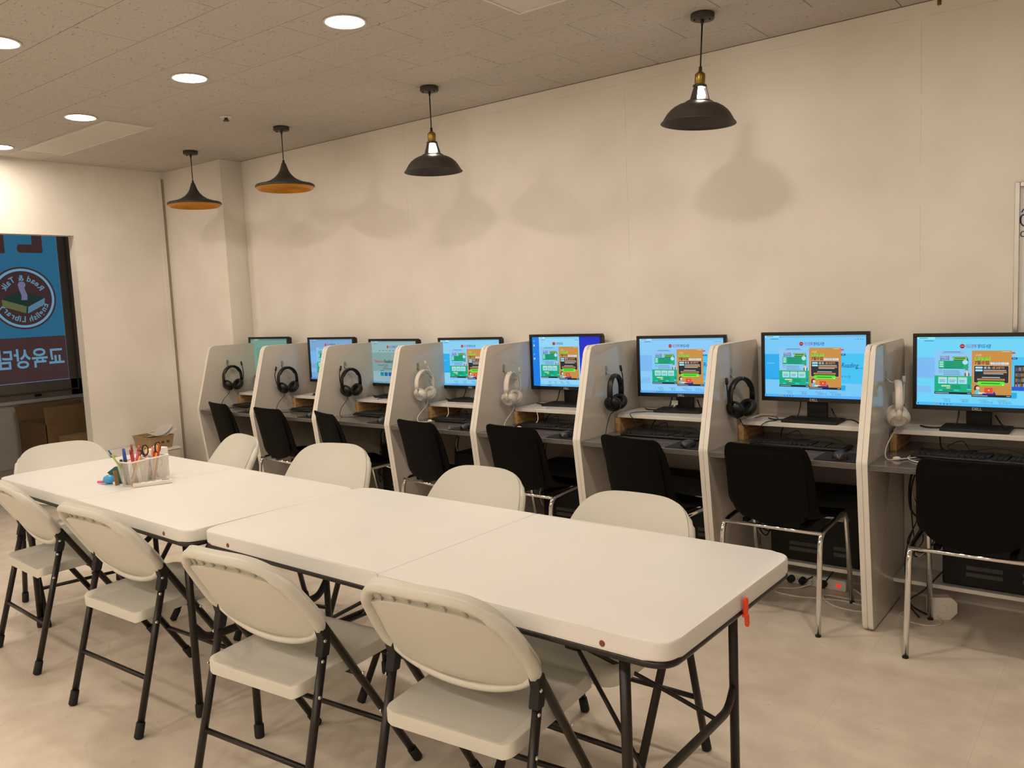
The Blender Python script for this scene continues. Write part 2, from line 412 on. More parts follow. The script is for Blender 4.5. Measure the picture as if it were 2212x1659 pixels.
# sign film: flat print, dusk light behind it
def shape_mesh(shapes, name, layer=0.0004):
    """shapes: list of (outline2D | mesh, rgb, k); returns mesh in local XY with rising layers, multi material"""
    verts, faces, mi, ms, mk = [], [], [], [], {}
    for li, (sh, rgb, k) in enumerate(shapes):
        key = (tuple(rgb), k)
        if key not in mk: mk[key] = len(ms); ms.append(emat(rgb, k))
        z = layer * li; b = len(verts)
        if isinstance(sh, bpy.types.Mesh):
            verts += [(v.co.x, v.co.y, z) for v in sh.vertices]
            for p in sh.polygons: faces.append([b + i for i in p.vertices]); mi.append(mk[key])
        else:
            verts += [(p[0], p[1], z) for p in sh]; faces.append(list(range(b, b + len(sh)))); mi.append(mk[key])
    me = bpy.data.meshes.new(name); me.from_pydata(verts, [], faces)
    for m in ms: me.materials.append(m)
    me.polygons.foreach_set('material_index', mi); me.update()
    return me
def rect(x0, y0, x1, y1, r=0.0):
    p = [(x0, y0), (x1, y0), (x1, y1), (x0, y1)]
    return [tuple(v) for v in rounded(p, r, 4)] if r > 0 else p
def ell(cx, cy, rx, ry=None, n=28, a0=0, a1=2 * PI):
    ry = rx if ry is None else ry
    full = abs(a1 - a0 - 2 * PI) < 1e-6
    return [(cx + rx * math.cos(a0 + (a1 - a0) * k / (n if full else n - 1)), cy + ry * math.sin(a0 + (a1 - a0) * k / (n if full else n - 1))) for k in range(n)]
def tmesh(s, x, y, size, fit=None, **kw):
    """text placed with its left baseline at x,y; fit = total width"""
    me = text_mesh(s, size, **kw)
    xs = [v.co.x for v in me.vertices] or [0]; w = (max(xs) - min(xs)) or 1; x0 = min(xs); k = fit / w if fit else 1
    for v in me.vertices: v.co.x = x + (v.co.x - x0) * k; v.co.y += y
    return me
def ring_text(s, cx, cy, R, size, a_mid, inward=False, step=None):
    """letters around a circle; a_mid centre angle"""
    out = []; widths = []
    for chh in s:
        if chh == ' ': widths.append(size * 0.34); out.append(None); continue
        me = text_mesh(chh, size, bold=True); xs = [v.co.x for v in me.vertices]; widths.append(max(xs) - min(xs) + size * 0.10); out.append((me, min(xs)))
    tot = sum(widths); s0 = -tot / 2; res = []
    for wd, it in zip(widths, out):
        mid = s0 + wd / 2; s0 += wd
        if it is None: continue
        me, mx = it
        if not inward: a = a_mid - mid / R; rot = a - PI / 2
        else: a = a_mid + mid / R; rot = a + PI / 2
        px, py = cx + R * math.cos(a), cy + R * math.sin(a)
        for v in me.vertices:
            lx, ly = v.co.x - mx - (wd - size * 0.10) / 2, v.co.y - size * 0.33
            v.co.x = px + lx * math.cos(rot) - ly * math.sin(rot); v.co.y = py + lx * math.sin(rot) + ly * math.cos(rot)
        res.append(me)
    return res
# local frame of the print: x runs towards -Y (readable from outside), y up; origin at (y=-0.128, z=0.863)
BL, BR, CR, GR, YL, LV = (52, 116, 152), (66, 46, 46), (110, 158, 188), (34, 52, 48), (96, 104, 66), (120, 116, 150)
S = [(rect(0, 0, 1.85, 1.74), BL, 0.62), (rect(0, 0, 1.85, 0.46), BR, 0.9)]
S.append((tmesh('교육상담', 0.03, 0.165, 0.215, fit=0.655, bold=True), CR, 0.7))
cx, cy = 0.372, 0.861
for rr, c in ((0.318, BR), (0.300, CR), (0.276, BR)): S.append((ell(cx, cy, rr, n=48), c, 0.8))
for me in ring_text('Read & Talk', cx, cy, 0.205, 0.082, PI / 2): S.append((me, CR, 0.65))
for me in ring_text('English Library', cx, cy, 0.215, 0.082, -PI / 2, inward=True): S.append((me, CR, 0.65))
mx = lambda pts: [(cx + p[0], cy + p[1]) for p in pts]
S.append((mx([(-0.20, 0.0), (0.05, 0.07), (0.21, -0.01), (-0.03, -0.09)]), GR, 0.8))
S.append((mx([(-0.20, 0.0), (-0.03, -0.09), (-0.02, -0.16), (-0.19, -0.07)]), CR, 0.5))
S.append((mx([(-0.03, -0.09), (0.21, -0.01), (0.21, -0.08), (-0.02, -0.16)]), YL, 0.8))
S.append((mx([(-0.03, -0.09), (-0.015, -0.085), (-0.005, -0.155), (-0.02, -0.165)]), GR, 0.8))
wp = [(0.0, -0.02), (-0.005, 0.03), (0.012, 0.08), (0.02, 0.13)]
S.append((mx([(p[0] - 0.028, p[1]) for p in wp] + [(p[0] + 0.028, p[1]) for p in reversed(wp)]), LV, 0.75))
S.append((ell(cx + 0.012, cy + 0.135, 0.036, 0.034), LV, 0.75))
S.append((rect(0.150, 1.320, 0.250, 1.73, 0.02), BR, 0.8)); S.append((rect(0.150, 1.320, 0.395, 1.405, 0.035), BR, 0.8))
S.append((rect(0.510, 1.310, 0.610, 1.73, 0.02), BR, 0.8)); S.append((rect(0.61, 1.310, 0.78, 1.395, 0.035), BR, 0.8))
fl = obj('sign_film', shape_mesh(S, 'sign_film', 0.0006), None, win, 'blue and maroon shop sign film with round emblem, lettering reversed')
fl.matrix_local = Matrix(((0, 0, 1, -0.028), (-1, 0, 0, -0.128 + 1.05), (0, 1, 0, 0.863 - 0.675), (0, 0, 0, 1)))
# film is printed towards the street; layers rise towards the room so that all of it shows from inside
obj('pane', wbox(-2.0, -0.125, 0.86, 2.54, XO - 0.036, XO - 0.030, 0), mat('window_glass', (0.02, 0.03, 0.04), 0.05), win)
obj('light_gap', wbox(-0.131, -0.127, 0.86, 2.54, XO - 0.030, XO - 0.0285, 0), emat((150, 190, 230), 1.0), win)
obj('light_gap', wbox(-2.0, -0.127, 0.858, 0.863, XO - 0.030, XO - 0.0285, 0), emat((120, 150, 210), 1.0), win)

# ------------------------------------------------------------------ ceiling fittings
def make_downlight():
    t = thing('downlight', '', 'ceiling light')
    obj('trim_ring', lathe([(0.082, 0.0), (0.092, -0.001), (0.094, -0.004), (0.090, -0.007), (0.082, -0.006), (0.080, -0.003)], 40), M_WTRIM, t)
    obj('diffuser', lathe([(0.0, -0.0035), (0.081, -0.0035), (0.081, -0.001), (0.0, -0.001)], 40), M_LED, t)
    return t
dl0 = make_downlight()
DL = [(-2.81, -1.635, 'round lit downlight in ceiling, largest of the three whole ones'),
      (-4.03, -1.635, 'round lit downlight in ceiling, middle of the row of three'),
      (-5.243, -1.635, 'round lit downlight in ceiling beside the long blank panel'),
      (-6.463, -1.635, 'lit downlight cut by left picture edge, above the doorway'),
      (-4.07, -2.535, 'lit downlight cut by left picture edge, high up near the corner')]
OUT = [(-1.60, -1.635), (-0.38, -1.635)] + [(x, y) for y in (-4.75, -5.95) for x in (-5.29, -4.07, -2.85, -1.63, -0.41, 0.81)]  # seen row continued; rows behind the camera are added to light the chairs
for i, (x, y, lb) in enumerate(DL):
    if i == 0: dl0.location = (x, y, HC); tag(dl0, lb, 'ceiling light', 'round ceiling downlights')
    else: dup(dl0, (x, y, HC), 0, lb, 'round ceiling downlights')
dim = [o for o in bpy.data.objects if o.get('label', '') == DL[3][2]][0]
for c in dim.children:
    if c.name.startswith('diffuser'):
        c.data = c.data.copy(); c.data.materials.clear(); c.data.materials.append(mat('downlight_diffuser_weak', (0.9, 0.9, 0.9), 0.5, emit=LAMP_COL, estr=LAMP_STR * 0.78))
for (x, y) in OUT: dup(dl0, (x, y, HC), 0, 'round lit downlight outside the picture', 'downlights outside the picture')
def ceil_panel(x0, x1, y0, y1, lb):
    t = thing('ceiling_panel', lb, 'ceiling panel', ((x0 + x1) / 2, (y0 + y1) / 2, HC), 0, 'blank ceiling panels'); w, d = (x1 - x0) / 2, (y1 - y0) / 2
    obj('panel_face', box((-w + 0.012, -d + 0.012, -0.005), (w - 0.012, d - 0.012, 0.0)), M_PANEL, t)
    f = box((-w, -d, -0.009), (w, -d + 0.013, 0), 0.001, 1)
    for a in ((-w, d - 0.013, w, d), (-w, -d + 0.013, -w + 0.013, d - 0.013), (w - 0.013, -d + 0.013, w, d - 0.013)): add_box(f, (a[0], a[1], -0.009), (a[2], a[3], 0), 0.001, 1)
    obj('panel_frame', f, M_WTRIM, t)
ceil_panel(-6.515, -5.225, -1.485, -1.185, 'long white blank panel set in ceiling near the doorway')
ceil_panel(-2.21, -0.95, -1.49, -1.175, 'white blank ceiling panel cut by the top picture edge')
t = thing('sprinkler_head', 'small round sprinkler head on ceiling between downlights and pendants', 'sprinkler', (-4.677, -0.995, HC))
obj('escutcheon', lathe([(0.0, -0.001), (0.040, -0.001), (0.041, -0.004), (0.030, -0.008), (0.016, -0.009), (0.0, -0.009)], 24), M_WTRIM, t)
obj('nozzle', lathe([(0.010, -0.008), (0.012, -0.022), (0.020, -0.024), (0.020, -0.028), (0.0, -0.030)], 16), mat('dull_metal', srgb(90, 84, 76), 0.4, metal=0.7), t)
t = thing('ceiling_hook', 'tiny brass screw hook at top edge of the back wall', 'hook', (-0.785, -0.001, 2.70))
obj('plate', box((-0.008, -0.004, -0.012), (0.008, 0.0, 0.012), 0.001, 1), M_BRASS, t)
obj('hook_wire', tube(catmull([(0, -0.004, 0.006), (0, -0.02, 0.004), (0, -0.024, -0.010), (0, -0.012, -0.016)], 5), 0.002, 6), M_BRASS, t)

def canopy(t, z):
    obj('ceiling_rose', lathe([(0.0, z), (0.052, z), (0.053, z - 0.003), (0.053, z - 0.022), (0.050, z - 0.026), (0.0, z - 0.026)], 32), M_LAMPBLK, t)
    for s in (-1, 1): obj('screw', lathe([(0.0, z - 0.034), (0.004, z - 0.033), (0.004, z - 0.025)], 8, TR(s * 0.034, -0.012, 0)), M_STEEL, t)
    obj('cord_grip', lathe([(0.0, z - 0.052), (0.004, z - 0.052), (0.008, z - 0.036), (0.008, z - 0.025)], 12), M_STEEL, t)
def cone_lamp(x, y, lb):
    t = thing('pendant_lamp', lb, 'pendant lamp', (x, y, HC), 0, 'black pendant lamps'); canopy(t, 0.0); zr = -0.392
    obj('cord', tube([(0, 0, -0.05), (0, 0, zr + 0.16)], 0.0032, 8), M_CORD, t)
    prof = [(0.0, 0.170), (0.008, 0.170), (0.008, 0.156), (0.013, 0.152), (0.017, 0.142), (0.022, 0.125), (0.031, 0.101), (0.045, 0.078), (0.066, 0.056), (0.095, 0.037), (0.130, 0.023), (0.170, 0.012), (0.190, 0.008), (0.197, 0.002), (0.198, -0.008), (0.194, -0.012)]
    obj('lamp_shade', lathe([(r, z + zr) for r, z in prof], 48), M_LAMPBLK, t)
    inn = [(0.194, -0.012), (0.178, -0.027), (0.172, -0.027), (0.170, -0.010), (0.150, 0.004), (0.110, 0.020), (0.070, 0.042), (0.040, 0.070), (0.020, 0.11), (0.0, 0.13)]
    obj('gold_lining', lathe([(r, z + zr) for r, z in inn], 48), M_GOLD, t, 'gold inside of shade')
    obj('bulb', lathe([(0.0, zr + 0.000), (0.012, zr + 0.004), (0.020, zr + 0.018), (0.018, zr + 0.035), (0.010, zr + 0.055), (0.010, zr + 0.08), (0.0, zr + 0.08)], 16), mat('unlit_bulb', srgb(225, 218, 205), 0.25), t)
    return t
def dome_lamp(x, y, lb, tilt=(0, 0)):
    t = thing('pendant_lamp', lb, 'pendant lamp', (x, y, HC), 0, 'black pendant lamps', rot=(tilt[0], tilt[1], 0.35)); canopy(t, 0.0)
    obj('cord', tube([(0, 0, -0.05), (0, 0, -0.235)], 0.0035, 8), M_CORD, t)
    obj('cord_collar', lathe([(0.0, -0.228), (0.007, -0.229), (0.008, -0.246), (0.0, -0.247)], 12), M_STEEL, t)
    obj('socket', lathe([(0.006, -0.243), (0.010, -0.250), (0.022, -0.260), (0.0235, -0.264), (0.0235, -0.300), (0.0215, -0.303), (0.022, -0.308), (0.0, -0.309)], 24), M_BRASS, t, 'brass lamp socket')
    cg = B()
    add_lathe(cg, [(0.022, -0.306), (0.030, -0.308), (0.032, -0.318), (0.030, -0.320), (0.022, -0.318), (0.022, -0.306)], 30)
    add_lathe(cg, [(0.048, -0.374), (0.062, -0.382), (0.062, -0.386), (0.048, -0.386), (0.047, -0.374)], 30)
    for k in range(3):
        a = 2 * PI * k / 3; rows = []
        for i in range(4):
            f = i / 3; r = 0.030 + 0.019 * f; z = -0.314 - 0.066 * f
            rows.append([cg.verts.new((r * math.cos(a + d), r * math.sin(a + d), z)) for d in (-0.40, -0.2, 0, 0.2, 0.40)] + [cg.verts.new(((r - 0.003) * math.cos(a + d), (r - 0.003) * math.sin(a + d), z)) for d in (0.40, 0.2, 0, -0.2, -0.40)])
        for q, w in zip(rows, rows[1:]):
            for j in range(10): cg.faces.new((q[j], q[(j + 1) % 10], w[(j + 1) % 10], w[j]))
    bmesh.ops.recalc_face_normals(cg, faces=cg.faces[:]); obj('lamp_cage', cg, M_LAMPBLK, t)
    out = [(0.055, -0.384), (0.070, -0.388), (0.092, -0.396), (0.112, -0.407), (0.130, -0.422), (0.143, -0.438), (0.151, -0.452), (0.154, -0.456), (0.159, -0.466), (0.167, -0.474), (0.169, -0.477)]
    inn = [(0.166, -0.477), (0.156, -0.468), (0.150, -0.456), (0.140, -0.440), (0.127, -0.425), (0.110, -0.411), (0.090, -0.400), (0.070, -0.392), (0.052, -0.388), (0.055, -0.384)]
    obj('lamp_shade', lathe(out + inn, 48), M_LAMPBLK, t)
    obj('bulb', lathe([(0.0, -0.309), (0.014, -0.310), (0.016, -0.322), (0.023, -0.336), (0.027, -0.352), (0.026, -0.366), (0.020, -0.377), (0.010, -0.384), (0.0, -0.386)], 20), M_BULB, t)
    return t
cone_lamp(-5.825, -0.55, 'black trumpet pendant lamp with gold lining in front of the pillar')
cone_lamp(-4.705, -0.555, 'black trumpet pendant lamp with gold lining, right of the pillar')
dome_lamp(-3.315, -0.572, 'black barn pendant lamp with brass socket, smaller one in middle of wall')
dome_lamp(-1.632, -0.582, 'large black barn pendant lamp with brass socket, nearest on the right', (0.0, 0.06))

# ------------------------------------------------------------------ study carrels
YK, YT, YB, ZT, ZK = -0.653, -0.514, -0.02, 1.230, 0.752
TH = 0.0222
def side_panel_bm(x0, x1, bev=0.006):
    pts = [(-0.558, 0.008), (YK, ZK), (YT, ZT), (YB, ZT), (YB, 0.008)]
    return prism(rounded(pts, [0.02, 0.05, 0.045, 0.03, 0.0], 6), x0, x1, YZ, bev, 2)
def make_carrel():
    t = thing('study_carrel', '', 'study carrel')
    w = PCH
    for nm, a, b in (('side_panel', 0.0006, TH), ('side_panel', w - TH, w - 0.0006)):
        pbm = side_panel_bm(a, b, 0.005); pbm.normal_update()
        for f in pbm.faces: f.material_index = 1 if abs(f.normal.x) < 0.8 else 0  # narrow faces take the paler white that stands in for brighter light
        pnl = obj(nm, pbm, [M_LAM, M_LAMEDGE], t)
        obj('glide', box((a + 0.004, -0.52, 0.0), (b - 0.004, -0.08, 0.008)), M_RUBBER, pnl)
    obj('back_panel', box((TH, -0.02, 0.02), (w - TH, -0.004, 1.19), 0.001, 1), M_LAM, t)
    top = obj('desktop', box((TH, -0.636, 0.722), (w - TH, -0.02, 0.746)), M_DESK, t)
    e = B(); n = 5; out = []
    for k in range(n):
        z = 0.722 + 0.024 * k / n; out += [(-0.636, z), (-0.6405, z + 0.0008), (-0.6405, z + 0.0036), (-0.636, z + 0.0046)]
    out = [(-0.630, 0.722)] + out + [(-0.630, 0.746)]
    add_prism(e, out, TH, w - TH, YZ); obj('edge_strip', e, M_DESKEDGE, top, 'ribbed grey front edge')
    obj('lower_shelf', box((TH, -0.218, 0.124), (w - TH, -0.02, 0.142), 0.001, 1), M_LAMEDGE, t)
    return t
CAR = []
car0 = make_carrel()
CLAB = ['white study carrel next to the pillar, its outer side panel single', 'white study carrel, second from the pillar', 'white study carrel, third from the pillar', 'white study carrel with white headset, left of the two', 'white study carrel whose screen shows deep blue desktop margins', 'white study carrel, third from the right edge', 'white study carrel above the red-lit power strip', 'white study carrel cut by the right picture edge']
for i in range(8):
    loc = (X0 + PCH * i, 0, 0)
    if i == 0: car0.location = loc; tag(car0, CLAB[0], 'study carrel', 'row of study carrels'); CAR.append(car0)
    else: CAR.append(dup(car0, loc, 0, CLAB[i], 'row of study carrels'))

# monitor risers
def make_riser():
    t = thing('monitor_riser', '', 'shelf')
    L = 0.645
    obj('shelf_board', box((0.0, -0.275, 0.078), (L, 0.0, 0.099), 0.002, 1), M_LAMEDGE, t)
    for x in (-0.014, L - 0.016):
        obj('wooden_support', box((x, -0.274, 0.0), (x + 0.028, -0.01, 0.0775 if x > 0 else 0.0775), 0.001, 1), M_WOOD, t, 'bare plywood support')
    return t
ri0 = make_riser()
for i in range(8):
    loc = (X0 + PCH * i + TH + 0.018, -0.027, 0.746); lb = 'white monitor riser on plywood supports, %s from the pillar' % ORD[i]
    if i == 0: ri0.location = loc; tag(ri0, lb, 'shelf', 'monitor risers')
    else: dup(ri0, loc, 0, lb, 'monitor risers')

# ------------------------------------------------------------------ screens
SW, SH = 0.474, 0.298
def page(bg, dim=1.0, x0=0.0, x1=1.0, posters=True, right='text', hero=True, left='blue', k=0.9, remap=(0.150, 0.765)):
    """web page in unit coordinates, v down; returns list of shapes"""
    L = []
    act = [False]
    def X(u):
        if act[0] and remap: u = remap[0] + (u - 0.145) / 0.59 * (remap[1] - remap[0])
        return (x0 + (x1 - x0) * u - 0.5) * SW
    def Y(v): return (0.5 - v) * SH
    def R(u0, v0, u1, v1, c, r=0.0): L.append((rect(X(u0), Y(v1), X(u1), Y(v0), r), c, k))
    def E_(u, v, ru, c, rv=None, a0=0, a1=2 * PI): L.append((ell(X(u), Y(v), ru * SW, (rv or ru) * SW, 18, a0, a1), c, k))
    def T(s, u, v, size, c, width=None, **kw): L.append((tmesh(s, X(u), Y(v), size * SH, fit=(width * SW * (x1 - x0) * ((remap[1] - remap[0]) / 0.59 if (act[0] and remap) else 1)) if width else None, **kw), c, k))
    def lines(u0, u1, v, n, c, dv=0.022, h=0.007, jit=0.15):
        for q in range(n):
            ue = u1 - (u1 - u0) * random.uniform(0, jit); R(u0, v + q * dv, ue, v + q * dv + h, c)
    R(0, 0, 1, 1, bg)
    R(0, 0, 1, 0.032, tuple(int(c * 0.9) if j == 0 else int(c * 0.93) for j, c in enumerate(bg)))
    R(0, 0, 0.15, 0.034, tuple(min(255, c + 25) for c in bg)); R(0.02, 0.012, 0.09, 0.020, (60, 90, 120)); R(0.06, 0.050, 0.14, 0.059, (70, 110, 150))
    for q in range(4): E_(0.90 + 0.022 * q, 0.065, 0.004, (50, 90, 140))
    if hero:
        R(0.73, 0.29, 1, 0.76, (66, 200, 250)); 
        if left == 'blue': R(0, 0.30, 0.15, 0.72, (40, 176, 245)); R(0.02, 0.44, 0.10, 0.46, (90, 200, 250)); R(0.06, 0.70, 0.13, 0.705, (40, 110, 160))
        else: R(0, 0.30, 0.15, 0.60, (126, 190, 250)); R(0.0, 0.72, 0.12, 0.82, (130, 195, 250))
    E_(0.375, 0.135, 0.021, (205, 50, 60)); E_(0.375, 0.135, 0.016, (150, 20, 40)); R(0.362, 0.128, 0.388, 0.140, (230, 130, 140))
    T('리드앤톡', 0.405, 0.158, 0.062, (150, 90, 170), 0.085, bold=True); T('영어도서관', 0.497, 0.158, 0.062, (20, 70, 150), 0.105, bold=True)
    if posters:
        act[0] = True
        # pale poster with green blocks
        R(0.145, 0.195, 0.437, 0.832, (140, 205, 250)); R(0.20, 0.230, 0.37, 0.233, (20, 80, 120)); lines(0.215, 0.36, 0.212, 1, (60, 80, 110))
        T('리드앤톡', 0.187, 0.308, 0.04, (170, 60, 110), 0.075, bold=True); T('영어도서관', 0.187, 0.340, 0.04, (20, 30, 70), 0.075, bold=True)
        L.append(([(X(0.285), Y(0.285)), (X(0.40), Y(0.285)), (X(0.412), Y(0.345)), (X(0.295), Y(0.345))], (20, 110, 80), k))
        R(0.29, 0.29, 0.398, 0.328, (150, 205, 90)); lines(0.30, 0.385, 0.300, 1, (60, 100, 50), h=0.016, jit=0)
        R(0.177, 0.345, 0.41, 0.465, (0, 176, 130)); lines(0.225, 0.38, 0.363, 4, (10, 90, 70), 0.026, 0.008)
        for q in range(3): R(0.183, 0.358 + 0.03 * q, 0.215, 0.376 + 0.03 * q, (190, 240, 245), 0.0015)
        E_(0.385, 0.365, 0.022, (180, 230, 250)); lines(0.215, 0.36, 0.492, 3, (90, 110, 150), 0.025, 0.007); E_(0.193, 0.50, 0.012, (110, 140, 190)); E_(0.193, 0.50, 0.008, (150, 210, 250))
        E_(0.398, 0.485, 0.012, (30, 40, 60)); E_(0.398, 0.492, 0.010, (235, 200, 180)); R(0.380, 0.52, 0.420, 0.565, (120, 110, 90), 0.003); R(0.395, 0.51, 0.407, 0.565, (235, 240, 245))
        R(0.145, 0.565, 0.437, 0.80, (0, 178, 132))
        for q in range(3):
            R(0.175 + 0.078 * q, 0.585, 0.245 + 0.078 * q, 0.68, (170, 232, 248), 0.001); R(0.175 + 0.078 * q, 0.582, 0.235 + 0.078 * q, 0.60, (190, 220, 150)); lines(0.185 + 0.078 * q, 0.235 + 0.078 * q, 0.625, 2, (60, 110, 140))
        R(0.20, 0.705, 0.27, 0.722, (225, 230, 190)); R(0.24, 0.733, 0.27, 0.75, (225, 200, 170)); lines(0.28, 0.36, 0.71, 2, (10, 90, 70), 0.026); lines(0.18, 0.35, 0.775, 1, (10, 100, 80)); R(0.18, 0.768, 0.21, 0.785, (40, 220, 230), 0.001); R(0.30, 0.768, 0.34, 0.785, (40, 220, 230), 0.001)
        E_(0.415, 0.74, 0.010, (40, 150, 190)); R(0.412, 0.69, 0.420, 0.735, (20, 100, 150)); R(0.40, 0.755, 0.432, 0.765, (150, 220, 240))
        R(0.145, 0.80, 0.437, 0.832, (16, 26, 48)); R(0.152, 0.812, 0.26, 0.820, (200, 210, 220)); R(0.405, 0.812, 0.43, 0.820, (200, 210, 220))
        # orange poster
        R(0.437, 0.195, 0.735, 0.860, (206, 146, 70)); R(0.665, 0.208, 0.72, 0.214, (240, 225, 200)); T('1교시톡', 0.463, 0.277, 0.04, (240, 225, 200), 0.045)
        R(0.460, 0.288, 0.575, 0.335, (128, 240, 70)); T('화상영어', 0.463, 0.330, 0.055, (160, 120, 60), 0.105, bold=True)
        T('7월수업', 0.460, 0.390, 0.062, (28, 36, 60), 0.105, bold=True); R(0.578, 0.362, 0.712, 0.395, (235, 238, 245), 0.002); T('신청받습니다.', 0.585, 0.391, 0.04, (150, 170, 200), 0.12, bold=True)
        R(0.452, 0.408, 0.716, 0.658, (240, 215, 185), 0.004); R(0.455, 0.412, 0.713, 0.654, (34, 38, 48), 0.004)
        R(0.464, 0.425, 0.520, 0.453, (170, 230, 250), 0.003); R(0.464, 0.465, 0.520, 0.492, (170, 230, 250), 0.003)
        T('6월 1일~', 0.528, 0.452, 0.035, (240, 240, 240), 0.055, bold=True); T('6월 30일까지', 0.59, 0.452, 0.035, (226, 160, 80), 0.09, bold=True)
        R(0.527, 0.470, 0.695, 0.482, (190, 195, 200)); R(0.525, 0.490, 0.700, 0.512, (190, 140, 80)); R(0.527, 0.518, 0.675, 0.530, (190, 195, 200))
        R(0.515, 0.572, 0.65, 0.584, (190, 195, 200)); R(0.480, 0.595, 0.685, 0.620, (206, 156, 90)); R(0.49, 0.603, 0.675, 0.612, (120, 90, 40))
        R(0.482, 0.634, 0.686, 0.692, (90, 240, 60), 0.007); R(0.510, 0.657, 0.65, 0.669, (30, 110, 30)); L.append(([(X(0.51), Y(0.705)), (X(0.51), Y(0.69)), (X(0.53), Y(0.69))], (90, 240, 60), k)); E_(0.672, 0.68, 0.006, (235, 245, 245))
        E_(0.478, 0.725, 0.021, (40, 32, 60)); R(0.457, 0.725, 0.467, 0.765, (40, 32, 60), 0.002); E_(0.484, 0.733, 0.015, (238, 205, 190)); R(0.466, 0.765, 0.498, 0.825, (90, 200, 240), 0.004); R(0.488, 0.795, 0.55, 0.812, (235, 240, 250))
        R(0.535, 0.725, 0.598, 0.80, (226, 78, 48), 0.002); E_(0.568, 0.762, 0.006, (245, 235, 230)); R(0.52, 0.806, 0.62, 0.826, (40, 40, 150)); L.append(([(X(0.60), Y(0.81)), (X(0.608), Y(0.77)), (X(0.618), Y(0.81))], (40, 50, 160), k))
        R(0.437, 0.826, 0.735, 0.860, (16, 26, 48)); R(0.442, 0.838, 0.56, 0.846, (200, 210, 220)); R(0.70, 0.838, 0.728, 0.846, (200, 210, 220))
        if right is not None: L.append(([(X(0.735), Y(0.215)), (X(0.755), Y(0.215)), (X(0.765), Y(0.228)), (X(0.755), Y(0.241)), (X(0.735), Y(0.241))], (220, 70, 110), k))
        if right is not None: R(0.735, 0.29, 0.775, 0.318, (20, 60, 130)); R(0.742, 0.30, 0.765, 0.307, (200, 220, 240)); R(0.735, 0.785, 0.775, 0.868, (20, 176, 240), 0.003)
        if right == 'text':
            T('Reading', 0.738, 0.505, 0.105, (22, 60, 140), 0.155, shear=0.25); R(0.87, 0.512, 0.955, 0.518, (22, 60, 140)); T('독 시스템', 0.738, 0.665, 0.045, (40, 90, 160), 0.08)
        elif right == 'shelf':
            R(0.755, 0.40, 0.97, 0.72, (96, 66, 50)); 
            for q in range(4):
                R(0.762, 0.412 + 0.077 * q, 0.965, 0.475 + 0.077 * q, (36, 34, 44))
                uu = 0.764
                while uu < 0.955:
                    bw = random.uniform(0.006, 0.013); hh = random.uniform(0.0, 0.02)
                    R(uu, 0.418 + hh + 0.077 * q, uu + bw, 0.475 + 0.077 * q, random.choice([(60, 110, 150), (120, 130, 90), (150, 120, 60), (80, 90, 100), (170, 170, 160)])); uu += bw + 0.002
            R(0.738, 0.70, 1.0, 0.755, (20, 90, 220))
    act[0] = False
    for q, s in enumerate(('안내', '특징', '가맹안내', '전국센터')):
        R(0.215 + 0.148 * q, 0.898, 0.285 + 0.148 * q, 0.907, (120, 160, 210)); T(s, 0.235 + 0.145 * q, 0.948, 0.04, (80, 120, 190), 0.024 * len(s))
    R(0, 0.957, 1, 1, tuple(int(c * q) for c, q in zip(bg, (0.7, 0.88, 1.0))))
    E_(0.015, 0.975, 0.005, (20, 60, 130)); R(0.155, 0.966, 0.185, 0.985, (190, 150, 140), 0.001)
    for q in range(4): E_(0.205 + 0.028 * q, 0.978, 0.006, ((30, 110, 170), (20, 90, 160), (60, 80, 120), (20, 130, 220))[q])
    return L
